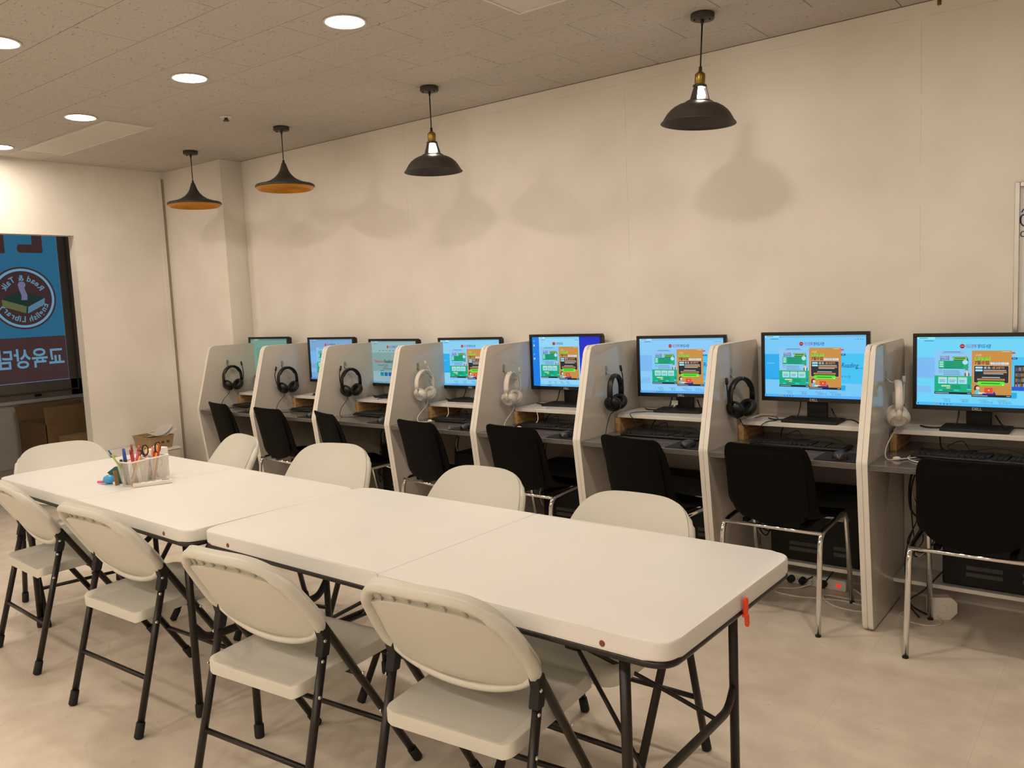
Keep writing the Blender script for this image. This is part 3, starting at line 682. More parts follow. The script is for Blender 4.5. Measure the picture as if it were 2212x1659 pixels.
def screen_shapes(i):
    if i == 0:
        L = [(rect(-SW / 2, -SH / 2, SW / 2, SH / 2), (112, 158, 142), 0.9), (rect(-SW / 2, SH * 0.46, SW / 2, SH / 2), (92, 132, 134), 0.9), (rect(-SW * 0.40, SH * 0.462, -SW * 0.28, SH * 0.498), (150, 180, 172), 0.9),
             (rect(-SW * 0.46, SH * 0.36, -SW * 0.42, SH * 0.38), (50, 90, 80), 0.9)]
        for q in range(14): L.append((rect(-SW * 0.36, SH * (0.24 - 0.035 * q), SW * random.uniform(-0.2, 0.05), SH * (0.25 - 0.035 * q)), (92, 132, 120), 0.9))
        L.append((rect(SW * 0.12, -SH * 0.3, SW * 0.42, SH * 0.25), (132, 176, 165), 0.9)); L.append((rect(-SW / 2, -SH / 2, SW / 2, -SH * 0.46), (86, 130, 140), 0.9))
        return L
    if i == 1: return page((128, 176, 218), left='pale', k=0.85)
    if i == 2:
        L = page((150, 190, 196), posters=False, hero=False, k=0.85); k = 0.85
        X = lambda u: (u - 0.5) * SW; Y = lambda v: (0.5 - v) * SH
        L.append((rect(X(0), Y(0.71), X(1), Y(0.27)), (132, 170, 168), k)); L.append(([(X(0.40), Y(0.30)), (X(0.72), Y(0.30)), (X(0.66), Y(0.44)), (X(0.48), Y(0.44))], (150, 165, 172), k))
        for q in range(7): L.append((rect(X(0.18 + 0.075 * q), Y(0.225), X(0.215 + 0.075 * q), Y(0.212)), (70, 100, 110), k))
        L.append((rect(X(0.0), Y(0.462), X(0.075), Y(0.457)), (200, 80, 60), k))
        L.append((tmesh('Extensive', X(0.075), Y(0.51), 0.10 * SH, fit=0.20 * SW, bold=True), (196, 74, 50), k)); L.append((tmesh('Reading', X(0.29), Y(0.51), 0.10 * SH, fit=0.185 * SW, bold=True), (24, 40, 50), k)); L.append((rect(X(0.44), Y(0.525), X(0.52), Y(0.518)), (24, 40, 50), k))
        for q, (a, b) in enumerate(((0.14, 0.37), (0.26, 0.36), (0.25, 0.50), (0.19, 0.27))): L.append((rect(X(a), Y(0.575 + 0.043 * q), X(b), Y(0.563 + 0.043 * q)), (60, 90, 100), k))
        for q, c in enumerate(((0, 140, 160), (0, 110, 170), (40, 90, 190), (70, 80, 180))): L.append((rect(X(0.19 + 0.088 * q), Y(0.825), X(0.262 + 0.088 * q), Y(0.735), 0.002), c, k))
        for q in range(4): L.append((ell(X(0.25 + 0.14 * q), Y(0.91), 0.05 * SW, 0.045 * SW, 18), (160, 182, 190), k))
        return L
    if i == 4:
        L = [(rect(-SW / 2, -SH / 2, SW / 2, SH / 2), (8, 40, 200), 0.9), (rect(-SW / 2, -SH / 2, -SW * 0.395, SH / 2), (20, 130, 240), 0.9)]
        for q in range(8): L.append((rect(SW * (0.18 + 0.04 * q), -SH / 2, SW * (0.22 + 0.04 * q), SH * (0.1 - 0.02 * q)), (10, 50 + 6 * q, 215), 0.9))
        for q in range(6): L.append((rect(-SW * 0.482, SH * (0.40 - 0.09 * q), -SW * 0.462, SH * (0.44 - 0.09 * q), 0.001), ((90, 170, 240), (200, 220, 240), (60, 150, 90))[q % 3], 0.9))
        P = page((150, 222, 255), x0=0.105, x1=0.70, k=0.9, hero=False, right=None, remap=(0.03, 0.98))
        # narrower window: stretch the posters to fill it
        def mx2(sh):
            return sh
        return L + P
    bgs = {3: (140, 214, 250), 5: (140, 208, 255), 6: (120, 206, 255), 7: (112, 218, 255)}
    return page(bgs[i], right='shelf' if i == 7 else 'text', left='pale' if i in (5, 7) else 'blue', k=0.92)

MLAB = ['black monitor with dim green screen nearest the pillar', 'black monitor with pale blue page, second from the pillar', 'black monitor whose grey page reads Extensive Reading', 'black monitor between white headsets, left of the blue desktop one', 'black monitor showing a page with deep blue margins', 'black monitor with web page, left neighbour of the seventh carrel', 'black monitor with italic word Reading fully visible on screen', 'black monitor at right edge, bookcase picture on its screen']
MPOS = [(-5.632, -0.122, 1.277, 0.02), (-4.81, -0.172, 1.272, 0.02), (-4.197, -0.132, 1.253, -0.04), (-3.507, -0.117, 1.257, 0.08), (-2.772, -0.095, 1.270, 0.05), (-2.018, -0.103, 1.256, 0.10), (-1.276, -0.207, 1.272, 0.01), (-0.592, -0.195, 1.259, 0.0)]
MW, MH = 0.505, 0.335
logo_me = text_mesh('DELL', 0.017, bold=True, align='CENTER')
bez = None
for i, (mx_, my_, mz_, ya) in enumerate(MPOS):
    t = thing('computer_monitor', MLAB[i], 'monitor', (mx_, my_, 0.845), ya, 'carrel monitors')
    zt = mz_ - 0.845; zb = zt - MH
    if bez is None or True:
        b = B(); th = 0.016
        for (a0, a1, c0, c1) in ((-MW / 2, MW / 2, MH - th, MH), (-MW / 2, MW / 2, 0, 0.021), (-MW / 2, -MW / 2 + 0.0155, 0.021, MH - th), (MW / 2 - 0.0155, MW / 2, 0.021, MH - th)):
            add_box(b, (a0, 0.0, c0 + zb), (a1, 0.022, c1 + zb), 0.0015, 1)
        obj('bezel', b, M_BLK, t)
    obj('rear_shell', box((-MW / 2 + 0.004, 0.012, zb + 0.004), (MW / 2 - 0.004, 0.050, zt - 0.004), 0.012, 2), M_BLKM, t)
    s = obj('screen', shape_mesh(screen_shapes(i), 'screen', 0.00006), None, t, 'lit screen with a library web page')
    s.matrix_local = Matrix(((1, 0, 0, 0), (0, 0, -1, 0.010), (0, 1, 0, zb + 0.021 + SH / 2 - 0.0005), (0, 0, 0, 1)))
    if i >= 3:
        lg = bpy.data.objects.new('maker_lettering', logo_me.copy()); lg.data.materials.clear(); lg.data.materials.append(M_SILVER); link(lg, t)
        lg.matrix_local = Matrix(((1, 0, 0, 0), (0, 0, -1, -0.0006), (0, 1, 0, zb + 0.0045), (0, 0, 0, 1)))
    nm = M_SILVER if i in (2, 3) else M_BLKM
    obj('stand_neck', box((-0.049, 0.050, 0.012), (0.049, 0.070, zb + 0.10), 0.006, 2), nm, t)
    obj('stand_base', prism(rounded([(-0.130, -0.085), (0.130, -0.085), (0.130, 0.072), (-0.130, 0.072)], 0.008), 0.0, 0.013, XY, 0.003, 1), M_BLKM, t)

# ------------------------------------------------------------------ desk items
def carrel_x(i): return X0 + PCH * i
ZD = 0.746
def make_keyboard():
    t = thing('keyboard', '', 'keyboard')
    obj('case', box((-0.222, -0.066, 0.004), (0.222, 0.066, 0.017), 0.006, 2), M_BLK, t)
    b = B()
    for r in range(6):
        y = -0.050 + 0.0185 * r + (0.006 if r == 5 else 0)
        xs = [(-0.210 + 0.0187 * k, 0.0160) for k in range(15)] if r > 0 else [(-0.210, 0.022), (-0.184, 0.018), (-0.162, 0.018), (-0.140, 0.10), (-0.036, 0.018), (-0.014, 0.018), (0.008, 0.018), (0.030, 0.022)]
        xs = xs + [(0.080 + 0.0187 * k, 0.0160) for k in range(3)] + ([(0.143 + 0.0187 * k, 0.0160) for k in range(4)] if r < 5 else [])
        for x, w in xs: add_box(b, (x, y - 0.008, 0.016), (x + w, y + 0.008, 0.024))
    obj('keys', b, M_KEY, t, kind='stuff')
    for s in (-1, 1): obj('foot', box((s * 0.19 - 0.01, 0.05, 0.0), (s * 0.19 + 0.01, 0.06, 0.006)), M_RUBBER, t)
    return t
def make_mouse():
    t = thing('computer_mouse', '', 'mouse')
    b = B(); rings = []
    for i in range(9):
        f = i / 8; y = -0.056 + 0.112 * f; w = 0.031 * math.sqrt(max(0.02, 1 - (2 * f - 1) ** 4)); h = 0.036 * math.sqrt(max(0.03, 1 - (1.9 * f - 0.8) ** 2 * 0.78)) * (1 if 0 < i < 8 else 0.45)
        rings.append([b.verts.new((w * math.copysign(abs(math.cos(a)) ** 0.75, math.cos(a)), y, 0.003 + 0.80 * h * max(0.0, math.sin(a)) ** 0.7)) for a in [PI * k / 12 for k in range(13)]])
    for q, w in zip(rings, rings[1:]):
        for k in range(12): b.faces.new((q[k], q[k + 1], w[k + 1], w[k]))
        b.faces.new((q[12], q[0], w[0], w[12]))
    b.faces.new(rings[0]); b.faces.new(list(reversed(rings[-1]))); bmesh.ops.recalc_face_normals(b, faces=b.faces[:])
    obj('body', b, M_BLK, t)
    obj('scroll_wheel', lathe([(0.0, -0.004), (0.009, -0.004), (0.010, 0), (0.009, 0.004), (0.0, 0.004)], 14, TR(0, 0.028, 0.024) @ RY(PI / 2)), M_BLKM, t)
    obj('skirt', box((-0.027, -0.05, 0.0), (0.027, 0.05, 0.005), 0.002, 1), M_BLKM, t)
    return t
kb0 = make_keyboard(); ms0 = make_mouse()
KB = [(0.36, -0.37, .02), (0.37, -0.36, .03), (0.36, -0.37, -.03), (0.37, -0.355, 0.0), (0.345, -0.35, 0.02), (0.35, -0.36, 0.0), (0.352, -0.36, -0.05), (0.36, -0.37, -0.04)]
for i in range(8):
    kx, ky, kr = KB[i]; loc = (carrel_x(i) + kx, ky, ZD + 0.0); lb = 'black keyboard under the monitor riser, %s from the pillar' % ORD[i]
    if i == 0: k = kb0; k.location = loc; k.rotation_euler = (0, 0, kr); tag(k, lb, 'keyboard', 'carrel keyboards')
    else: k = dup(kb0, loc, kr, lb, 'carrel keyboards')
    mx_ = carrel_x(i) + (0.58 if i != 6 else 0.585); my_ = -0.545
    pd = obj('mouse_pad', prism(rounded([(-0.09, -0.085), (0.09, -0.085), (0.09, 0.115), (-0.09, 0.115)], 0.006), 0.0, 0.003, XY, 0.0008, 1), M_PAD)
    pd.location = (mx_, my_, ZD); tag(pd, 'thin black mouse pad at right of desktop, %s from the pillar' % ORD[i], 'mouse pad', 'carrel mouse pads')
    loc = (mx_ + 0.005, my_ - 0.02, ZD + 0.003); lb = 'glossy black mouse on its pad, %s carrel from the pillar' % ORD[i]
    if i == 0: m_ = ms0; m_.location = loc; m_.rotation_euler = (0, 0, 0.25); tag(m_, lb, 'mouse', 'carrel mice')
    else: m_ = dup(ms0, loc, 0.25 + 0.1 * math.sin(i), lb, 'carrel mice')

# headsets on hooks -------------------------------------------------
def cup_bm(outer, side):
    """ear cup, axis +Y outward, built around origin"""
    return lathe([(0.0, 0.020), (0.022, 0.020), (0.024, 0.0225), (0.030, 0.0215), (0.040, 0.016), (0.046, 0.006), (0.047, -0.002), (0.044, -0.006), (0.0, -0.006)], 28, RX(-PI / 2))
def cushion_bm():
    return lathe([(0.020, -0.008), (0.024, -0.020), (0.032, -0.024), (0.040, -0.021), (0.045, -0.013), (0.045, -0.006), (0.020, -0.006)], 28, RX(-PI / 2))
def headset(i, white, mic, yaw, spread=0.0, cable=None, inline=None):
    xw = carrel_x(i) + TH; hx, hy, hz = xw, -0.372, 1.088
    h = thing('adhesive_hook', 'small oval metal adhesive hook on %s carrel side' % ORD[i], 'hook', (hx, hy, hz), 0, 'headset hooks')
    obj('back_plate', prism([tuple(v) for v in rounded([(-0.010, -0.025), (0.010, -0.025), (0.010, 0.025), (-0.010, 0.025)], 0.0099, 6)], 0.0, 0.003, YZ, 0.0008, 1), M_HOOK, h)
    obj('hook_arm', tube(catmull([(0.003, 0, -0.006), (0.010, 0, -0.018), (0.030, 0, -0.028), (0.058, 0, -0.0265), (0.064, 0, -0.014)], 5), 0.0028, 8), M_HOOK, h)
    lb = ('white' if white else 'black') + ' headset hanging on %s carrel side from the pillar' % ORD[i]
    org = Vector((xw + 0.049, hy + 0.004 * (1 if i < 5 else 2), hz - 0.0235))
    t = thing('headset', lb, 'headset', org, yaw, 'headsets on carrel hooks')
    m1 = M_HPW if white else M_BLK; m2 = M_HPWS if white else M_BLKM
    R = 0.084
    arc = [(0, R * 1.02 * math.cos(a) * 1.0, -R + R * math.sin(a)) for a in [PI * k / 20 for k in range(21)]]
    arc = [(0, 0.086, -0.118)] + [(0, p[1], p[2]) for p in arc] + [(0, -0.086, -0.118)]
    obj('headband', tube(arc, 0.0068, 10, flat=(2.3, 1.0), upv=(1, 0, 0)), m1, t)
    pad = [(0, (R - 0.009) * math.cos(a), -R + (R - 0.009) * math.sin(a)) for a in [PI * (k + 3) / 20 for k in range(15)]]
    obj('band_padding', tube(pad, 0.005, 10, flat=(2.3, 1.0), upv=(1, 0, 0)), m2, t)
    for s in (-1, 1):
        tilt = 0.62
        Mx = TR(0, s * 0.050, -0.152) @ RX(-s * tilt) @ (Matrix.Identity(4) if s > 0 else RZ(PI))
        c = obj('ear_cup', xf(cup_bm(True, s), Mx), m1, t)
        obj('ear_cushion', xf(cushion_bm(), Mx), m2, c)
        obj('yoke', tube(catmull([(0, s * 0.086, -0.108), (0, s * 0.088, -0.130), (0.0, s * 0.072, -0.158)], 4), 0.006, 8, flat=(1.8, 1), upv=(1, 0, 0)), m1, t)
        if white: obj('cup_ring', xf(lathe([(0.030, 0.0215), (0.032, 0.0225), (0.033, 0.0205)], 28, RX(-PI / 2)), Mx), M_SILVER, c)
    s = mic[0]
    mp = [(0.006, s * 0.070, -0.172)] + [Vector(p) for p in mic[1]]
    obj('microphone_boom', tube(catmull(mp, 6), 0.0032, 8), m1, t)
    e = Vector(mic[1][-1]); d = (e - Vector(mic[1][-2])).normalized()
    obj('microphone', tube([e - d * 0.004, e + d * 0.010, e + d * 0.028], [0.006, 0.0075, 0.0065], 8), m2, t)
    if cable:
        inv = (TR(*org) @ RZ(yaw)).inverted()
        pts = [inv @ Vector(p) for p in cable]
        obj('cable', tube(catmull([(0, -0.04 if inline is None else 0.02, -0.195)] + pts, 8), 0.0021 if not white else 0.0024, 6), M_CORDW if white else M_CORD, t)
        if inline is not None: obj('inline_control', sphere(inv @ Vector(inline), 0.011, 10, (1.5, 1.0, 0.8)), m1, t)
    return t
bl = 0.750
for i, (white, mic, yaw) in enumerate([
    (False, (1, [(0.012, 0.096, -0.10), (0.012, 0.098, -0.04), (0.012, 0.090, 0.0)]), 0.10),
    (False, (-1, [(0.012, -0.112, -0.11), (0.012, -0.124, -0.05), (0.012, -0.114, -0.015)]), 0.05),
    (False, (-1, [(0.012, -0.108, -0.10), (0.012, -0.114, -0.03), (0.012, -0.104, 0.0)]), 0.05),
    (True, (1, [(0.010, 0.080, -0.09), (0.006, 0.055, -0.01), (0.0, 0.030, 0.035)]), 0.12),
    (True, (1, [(0.020, 0.100, -0.10), (0.020, 0.096, -0.04), (0.020, 0.093, -0.01)]), 0.30),
    (False, (1, [(0.012, 0.090, -0.10), (0.012, 0.084, -0.02), (0.012, 0.066, 0.018)]), 0.18),
    (False, (-1, [(0.0, -0.098, -0.11), (0.0, -0.108, -0.05), (0.0, -0.110, -0.02)]), -0.25),
    (True, (1, [(0.030, 0.098, -0.11), (0.032, 0.096, -0.05), (0.032, 0.094, -0.015)]), 0.30)]):
    x = carrel_x(i)
    far = i in (0, 1, 2)
    if white and i != 7: cb = [(x + 0.06, -0.345, 0.84), (x + 0.07, -0.44, 0.78), (x + 0.10, -0.47, bl), (x + 0.17, -0.44, bl), (x + 0.20, -0.37, bl + 0.004), (x + 0.22, -0.325, 0.78), (x + 0.20, -0.303, 0.835), (x + 0.16, -0.27, 0.849), (x + 0.24, -0.26, 0.849)]; il = (x + 0.17, -0.44, bl + 0.004)
    elif i == 7: cb = [(x + 0.06, -0.36, 0.85), (x + 0.045, -0.44, 0.79), (x + 0.06, -0.50, bl), (x + 0.11, -0.50, bl + 0.002), (x + 0.17, -0.40, bl), (x + 0.20, -0.36, bl + 0.006), (x + 0.16, -0.33, bl), (x + 0.13, -0.44, bl), (x + 0.18, -0.52, bl), (x + 0.25, -0.50, bl)]; il = (x + 0.10, -0.50, bl + 0.004)
    elif i == 6: cb = [(x + 0.06, -0.36, 0.86), (x + 0.08, -0.345, 0.82), (x + 0.13, -0.325, 0.815), (x + 0.17, -0.31, 0.845), (x + 0.20, -0.25, 0.848), (x + 0.17, -0.17, 0.85), (x + 0.10, -0.15, 0.85), (x + 0.08, -0.22, 0.849)]; il = None
    elif i == 5: cb = [(x + 0.055, -0.40, 0.85), (x + 0.05, -0.43, 0.79), (x + 0.07, -0.46, bl), (x + 0.14, -0.42, bl), (x + 0.09, -0.49, bl), (x + 0.18, -0.36, bl), (x + 0.16, -0.31, 0.80), (x + 0.12, -0.30, 0.848), (x + 0.16, -0.22, 0.849), (x + 0.26, -0.18, 0.849)]; il = None
    else: cb = [(x + 0.055, -0.40, 0.85), (x + 0.06, -0.46, 0.80), (x + 0.10, -0.50, bl), (x + 0.20, -0.46, bl), (x + 0.27, -0.35, bl + 0.01), (x + 0.24, -0.30, 0.81), (x + 0.24, -0.28, 0.849), (x + 0.32, -0.22, 0.849)]; il = None
    headset(i, white, mic, yaw, cable=cb, inline=il)

# monitor leads, keyboard leads -------------------------------------
def cable_thing(pts, lb, m=None, r=0.003, grp=None, n=8, nm='cable'):
    o = obj(nm, tube(catmull(pts, n), r, 6), m or M_CORD); return tag(o, lb, 'cable', grp)
for i in range(8):
    x, y, z, ya = MPOS[i]; cxx = carrel_x(i)
    cable_thing([(x - 0.075, y + 0.045, z - MH + 0.02), (x - 0.075, y + 0.03, z - MH - 0.03), (x - 0.09, y + 0.005, 0.856), (x - 0.17, y - 0.03, 0.849), (x - 0.22, y - 0.0, 0.850)], 'black power lead hanging behind the %s monitor onto its riser' % ORD[i], grp='monitor power leads', r=0.0035)
    cable_thing([(x + 0.06, y + 0.075, 0.90), (x + 0.10, y + 0.04, 0.858), (x + 0.17, y + 0.02, 0.858), (x + 0.215, y - 0.02, 0.849)], 'black video lead curling behind the %s monitor stand' % ORD[i], grp='monitor video leads', r=0.0035)
    cable_thing([(cxx + 0.34, -0.29, 0.765), (cxx + 0.30, -0.24, 0.80), (cxx + 0.25, -0.28, 0.775), (cxx + 0.33, -0.30, 0.772), (cxx + 0.44, -0.27, 0.782), (cxx + 0.53, -0.32, 0.775), (cxx + 0.555, -0.40, 0.752), (cxx + 0.58, -0.488, 0.758)], 'thin black lead looping behind the %s keyboard to the mouse' % ORD[i], grp='keyboard and mouse leads', r=0.002)
    cable_thing([(cxx + 0.19, -0.06, 0.79), (cxx + 0.20, -0.16, 0.80), (cxx + 0.23, -0.27, 0.765), (cxx + 0.28, -0.28, 0.768), (cxx + 0.36, -0.25, 0.762)], 'short black lead under the %s riser' % ORD[i], grp='leads under the risers', r=0.0028)
t = thing('video_plug', 'white plug on lead beside the sixth monitor stand', 'plug', (MPOS[5][0] - 0.055, MPOS[5][1] + 0.035, 0.885), 0.2)
obj('plug_body', box((-0.018, -0.006, -0.013), (0.018, 0.006, 0.013), 0.003, 2), M_CORDW, t); obj('strain_relief', tube([(0.0, 0, -0.012), (-0.008, 0, -0.026)], [0.005, 0.003], 8), M_CORDW, t)

# computer towers ---------------------------------------------------
def make_tower():
    t = thing('computer_tower', '', 'computer')
    D, H, Wd = 0.425, 0.37, 0.165                         # case lies along x, side panel faces the room
    obj('case', box((-D / 2, -Wd / 2, 0.006), (D / 2, Wd / 2, H), 0.004, 1), M_PCK, t)
    obj('front_bezel', box((D / 2, -Wd / 2 + 0.002, 0.004), (D / 2 + 0.018, Wd / 2 - 0.002, H - 0.002), 0.006, 2), M_PCK, t)
    for (x, w) in ((-0.118, 0.145), (0.095, 0.075)):
        b = B()
        for r in range(2):
            for k in range(int(w / 0.005)): add_box(b, (x + 0.005 * k, -Wd / 2 - 0.0012, 0.052 + 0.030 * r), (x + 0.005 * k + 0.003, -Wd / 2 + 0.001, 0.070 + 0.030 * r))
        obj('vent_grille', b, M_VENT, t, kind='stuff')
    obj('sticker', box((0.085, -Wd / 2 - 0.0008, 0.225), (0.165, -Wd / 2 + 0.0005, 0.245)), M_LABEL, t); obj('handle_strip', box((0.085, -Wd / 2 - 0.004, 0.262), (0.155, -Wd / 2, 0.270), 0.001, 1), M_SILVER, t)
    for s in (-1, 1): obj('foot', box((s * 0.17 - 0.012, -0.06, 0.0), (s * 0.17 + 0.012, 0.06, 0.007)), M_RUBBER, t)
    return t
tw0 = make_tower()
for i in range(8):
    loc = (carrel_x(i) + 0.358 + (0.075 if i == 7 else 0), -0.115, 0.142); lb = 'black computer tower on the low shelf, %s carrel from the pillar' % ORD[i]
    if i == 0: tw0.location = loc; tag(tw0, lb, 'computer', 'computer towers')
    else: dup(tw0, loc, 0, lb, 'computer towers')

# under-desk leads, power strips
for i in range(2, 8):
    x = carrel_x(i)
    for q in range(5):
        rnd = random.Random(i * 10 + q)
        pts = [(x + 0.10 + 0.02 * q, -0.06 - 0.02 * (q % 3), 0.715), (x + 0.06 + rnd.uniform(0, .05), -0.08 - rnd.uniform(0, .06), 0.55), (x + 0.09 + rnd.uniform(0, .06), -0.09 - rnd.uniform(0, .08), 0.40),
               (x + 0.05 + rnd.uniform(0, .07), -0.07 - rnd.uniform(0, .12), 0.30), (x + 0.11 + rnd.uniform(-.03, .03), -0.10 - rnd.uniform(0, .08), 0.22 + rnd.uniform(0, .08)), (x + 0.132 + (0.07 if i == 7 else 0), -0.115, 0.26 + 0.03 * q)]
        cable_thing(pts, ('white lead among black ones under the desk of the %s carrel' if q == 3 else 'tangled black lead hanging under the desk of the %s carrel') % ORD[i], M_CORDW if q == 3 else M_CORD, 0.0032 if q % 2 else 0.0025, 'leads under carrel %s' % ORD[i], 7)
def make_strip(x0, x1, y, lb, plugs, lit):
    t = thing('power_strip', lb, 'power strip', ((x0 + x1) / 2, y, 0.0), 0, None); h = (x1 - x0) / 2
    obj('strip_body', box((-h, -0.018, 0.0), (h, 0.018, 0.054), 0.007, 3), M_CORDW, t)
    n = 5; pitch = (2 * h - 0.10) / n
    for k in range(n):
        xx = -h + 0.045 + pitch * (k + 0.5) - 0.01
        s = obj('socket', lathe([(0.0, 0.004), (0.016, 0.004), (0.018, 0.0), (0.0205, 0.0), (0.0205, 0.001)], 20, TR(xx, -0.0185, 0.028) @ RX(PI / 2)), M_CORDW, t)
        for d in (-1, 1): obj('socket_hole', lathe([(0.0, 0.0045), (0.0028, 0.0045), (0.0028, 0.0)], 8, TR(xx + d * 0.0095, -0.0185, 0.028) @ RX(PI / 2)), M_RUBBER, s)
    sw = obj('switch', box((h - 0.044, -0.0215, 0.020), (h - 0.028, -0.017, 0.036), 0.002, 1), M_RED_LIT, t, 'glowing red switch')
    return t, h, pitch
st, h, pitch = make_strip(-1.640 + 0.03, -1.150, -0.115, 'white power strip with red lit switch under the seventh carrel', 3, True)
for q, k in enumerate((1.75, 2.55, 3.95)):
    xx = -1.38 - h + 0.045 + pitch * (k + 0.5) - 0.01
    t = thing('plug', 'round black plug, %s from left in the lit power strip' % ORD[q], 'plug', (xx, -0.1375, 0.028), 0, 'plugs in the power strip')
    obj('plug_body', lathe([(0.0, 0.030), (0.012, 0.029), (0.0175, 0.024), (0.0185, 0.0), (0.0, 0.0)], 20, RX(PI / 2)), M_RUBBER, t)
    d = (0.05, -0.02, 0.03) if q == 1 else ((0.10, -0.02, 0.16) if q == 2 else (-0.08, 0.0, 0.02))
    obj('cord', tube(catmull([(0, -0.02, 0.0), (d[0] * 0.4, -0.036, d[2] * 0.35), (d[0], d[1] * 0.5, d[2])], 6), 0.0036, 6), M_CORD, t)
cable_thing([(-1.31, -0.15, 0.02), (-1.37, -0.20, 0.004), (-1.44, -0.24, 0.004), (-1.43, -0.30, 0.004), (-1.33, -0.31, 0.004), (-1.22, -0.28, 0.004), (-1.12, -0.26, 0.004), (-1.02, -0.28, 0.004), (-0.97, -0.30, 0.004)], 'white extension lead looping on floor by the lit power strip', M_CORDW, 0.004)
cable_thing([(-1.14, -0.115, 0.03), (-1.07, -0.15, 0.006), (-1.02, -0.20, 0.004), (-1.12, -0.22, 0.004), (-1.22, -0.25, 0.012), (-1.17, -0.33, 0.005), (-1.07, -0.36, 0.004), (-0.98, -0.34, 0.004)], 'second white lead trailing from the lit power strip', M_CORDW, 0.004)
t = thing('power_tap', 'white block power tap on the floor under the rightmost carrel', 'power strip', (-0.715, -0.24, 0.0), 0.5)
obj('tap_body', prism(rounded([(-0.055, 0.0), (0.03, 0.0), (0.06, 0.03), (0.06, 0.075), (0.035, 0.10), (-0.055, 0.10)], 0.006), -0.022, 0.022, XZ, 0.003, 1), M_CORDW, t)
obj('socket', lathe([(0.0, 0.003), (0.017, 0.003), (0.019, 0.0)], 20, TR(0.0, -0.0225, 0.05) @ RX(PI / 2)), M_CORDW, t)
cable_thing([(-0.74, -0.255, 0.02), (-0.70, -0.31, 0.004), (-0.74, -0.37, 0.004), (-0.82, -0.36, 0.004), (-0.87, -0.30, 0.004), (-0.85, -0.2, 0.004)], 'white lead curling on the floor by the power tap', M_CORDW, 0.003)
cable_thing([(-0.83, -0.10, 0.70), (-0.86, -0.15, 0.60), (-0.855, -0.17, 0.46), (-0.80, -0.14, 0.40)], 'thick black lead sagging below the rightmost desk', M_CORD, 0.005)
cable_thing([(-0.85, -0.16, 0.36), (-0.87, -0.2, 0.24), (-0.86, -0.22, 0.12), (-0.84, -0.24, 0.04), (-0.76, -0.27, 0.015), (-0.735, -0.262, 0.03)], 'black lead dropping to the floor power tap', M_CORD, 0.0042)
cable_thing([(-0.70, -0.18, 0.22), (-0.78, -0.25, 0.12), (-0.84, -0.27, 0.06), (-0.79, -0.30, 0.006)], 'black lead crossing from the rightmost tower to the floor', M_CORD, 0.004)

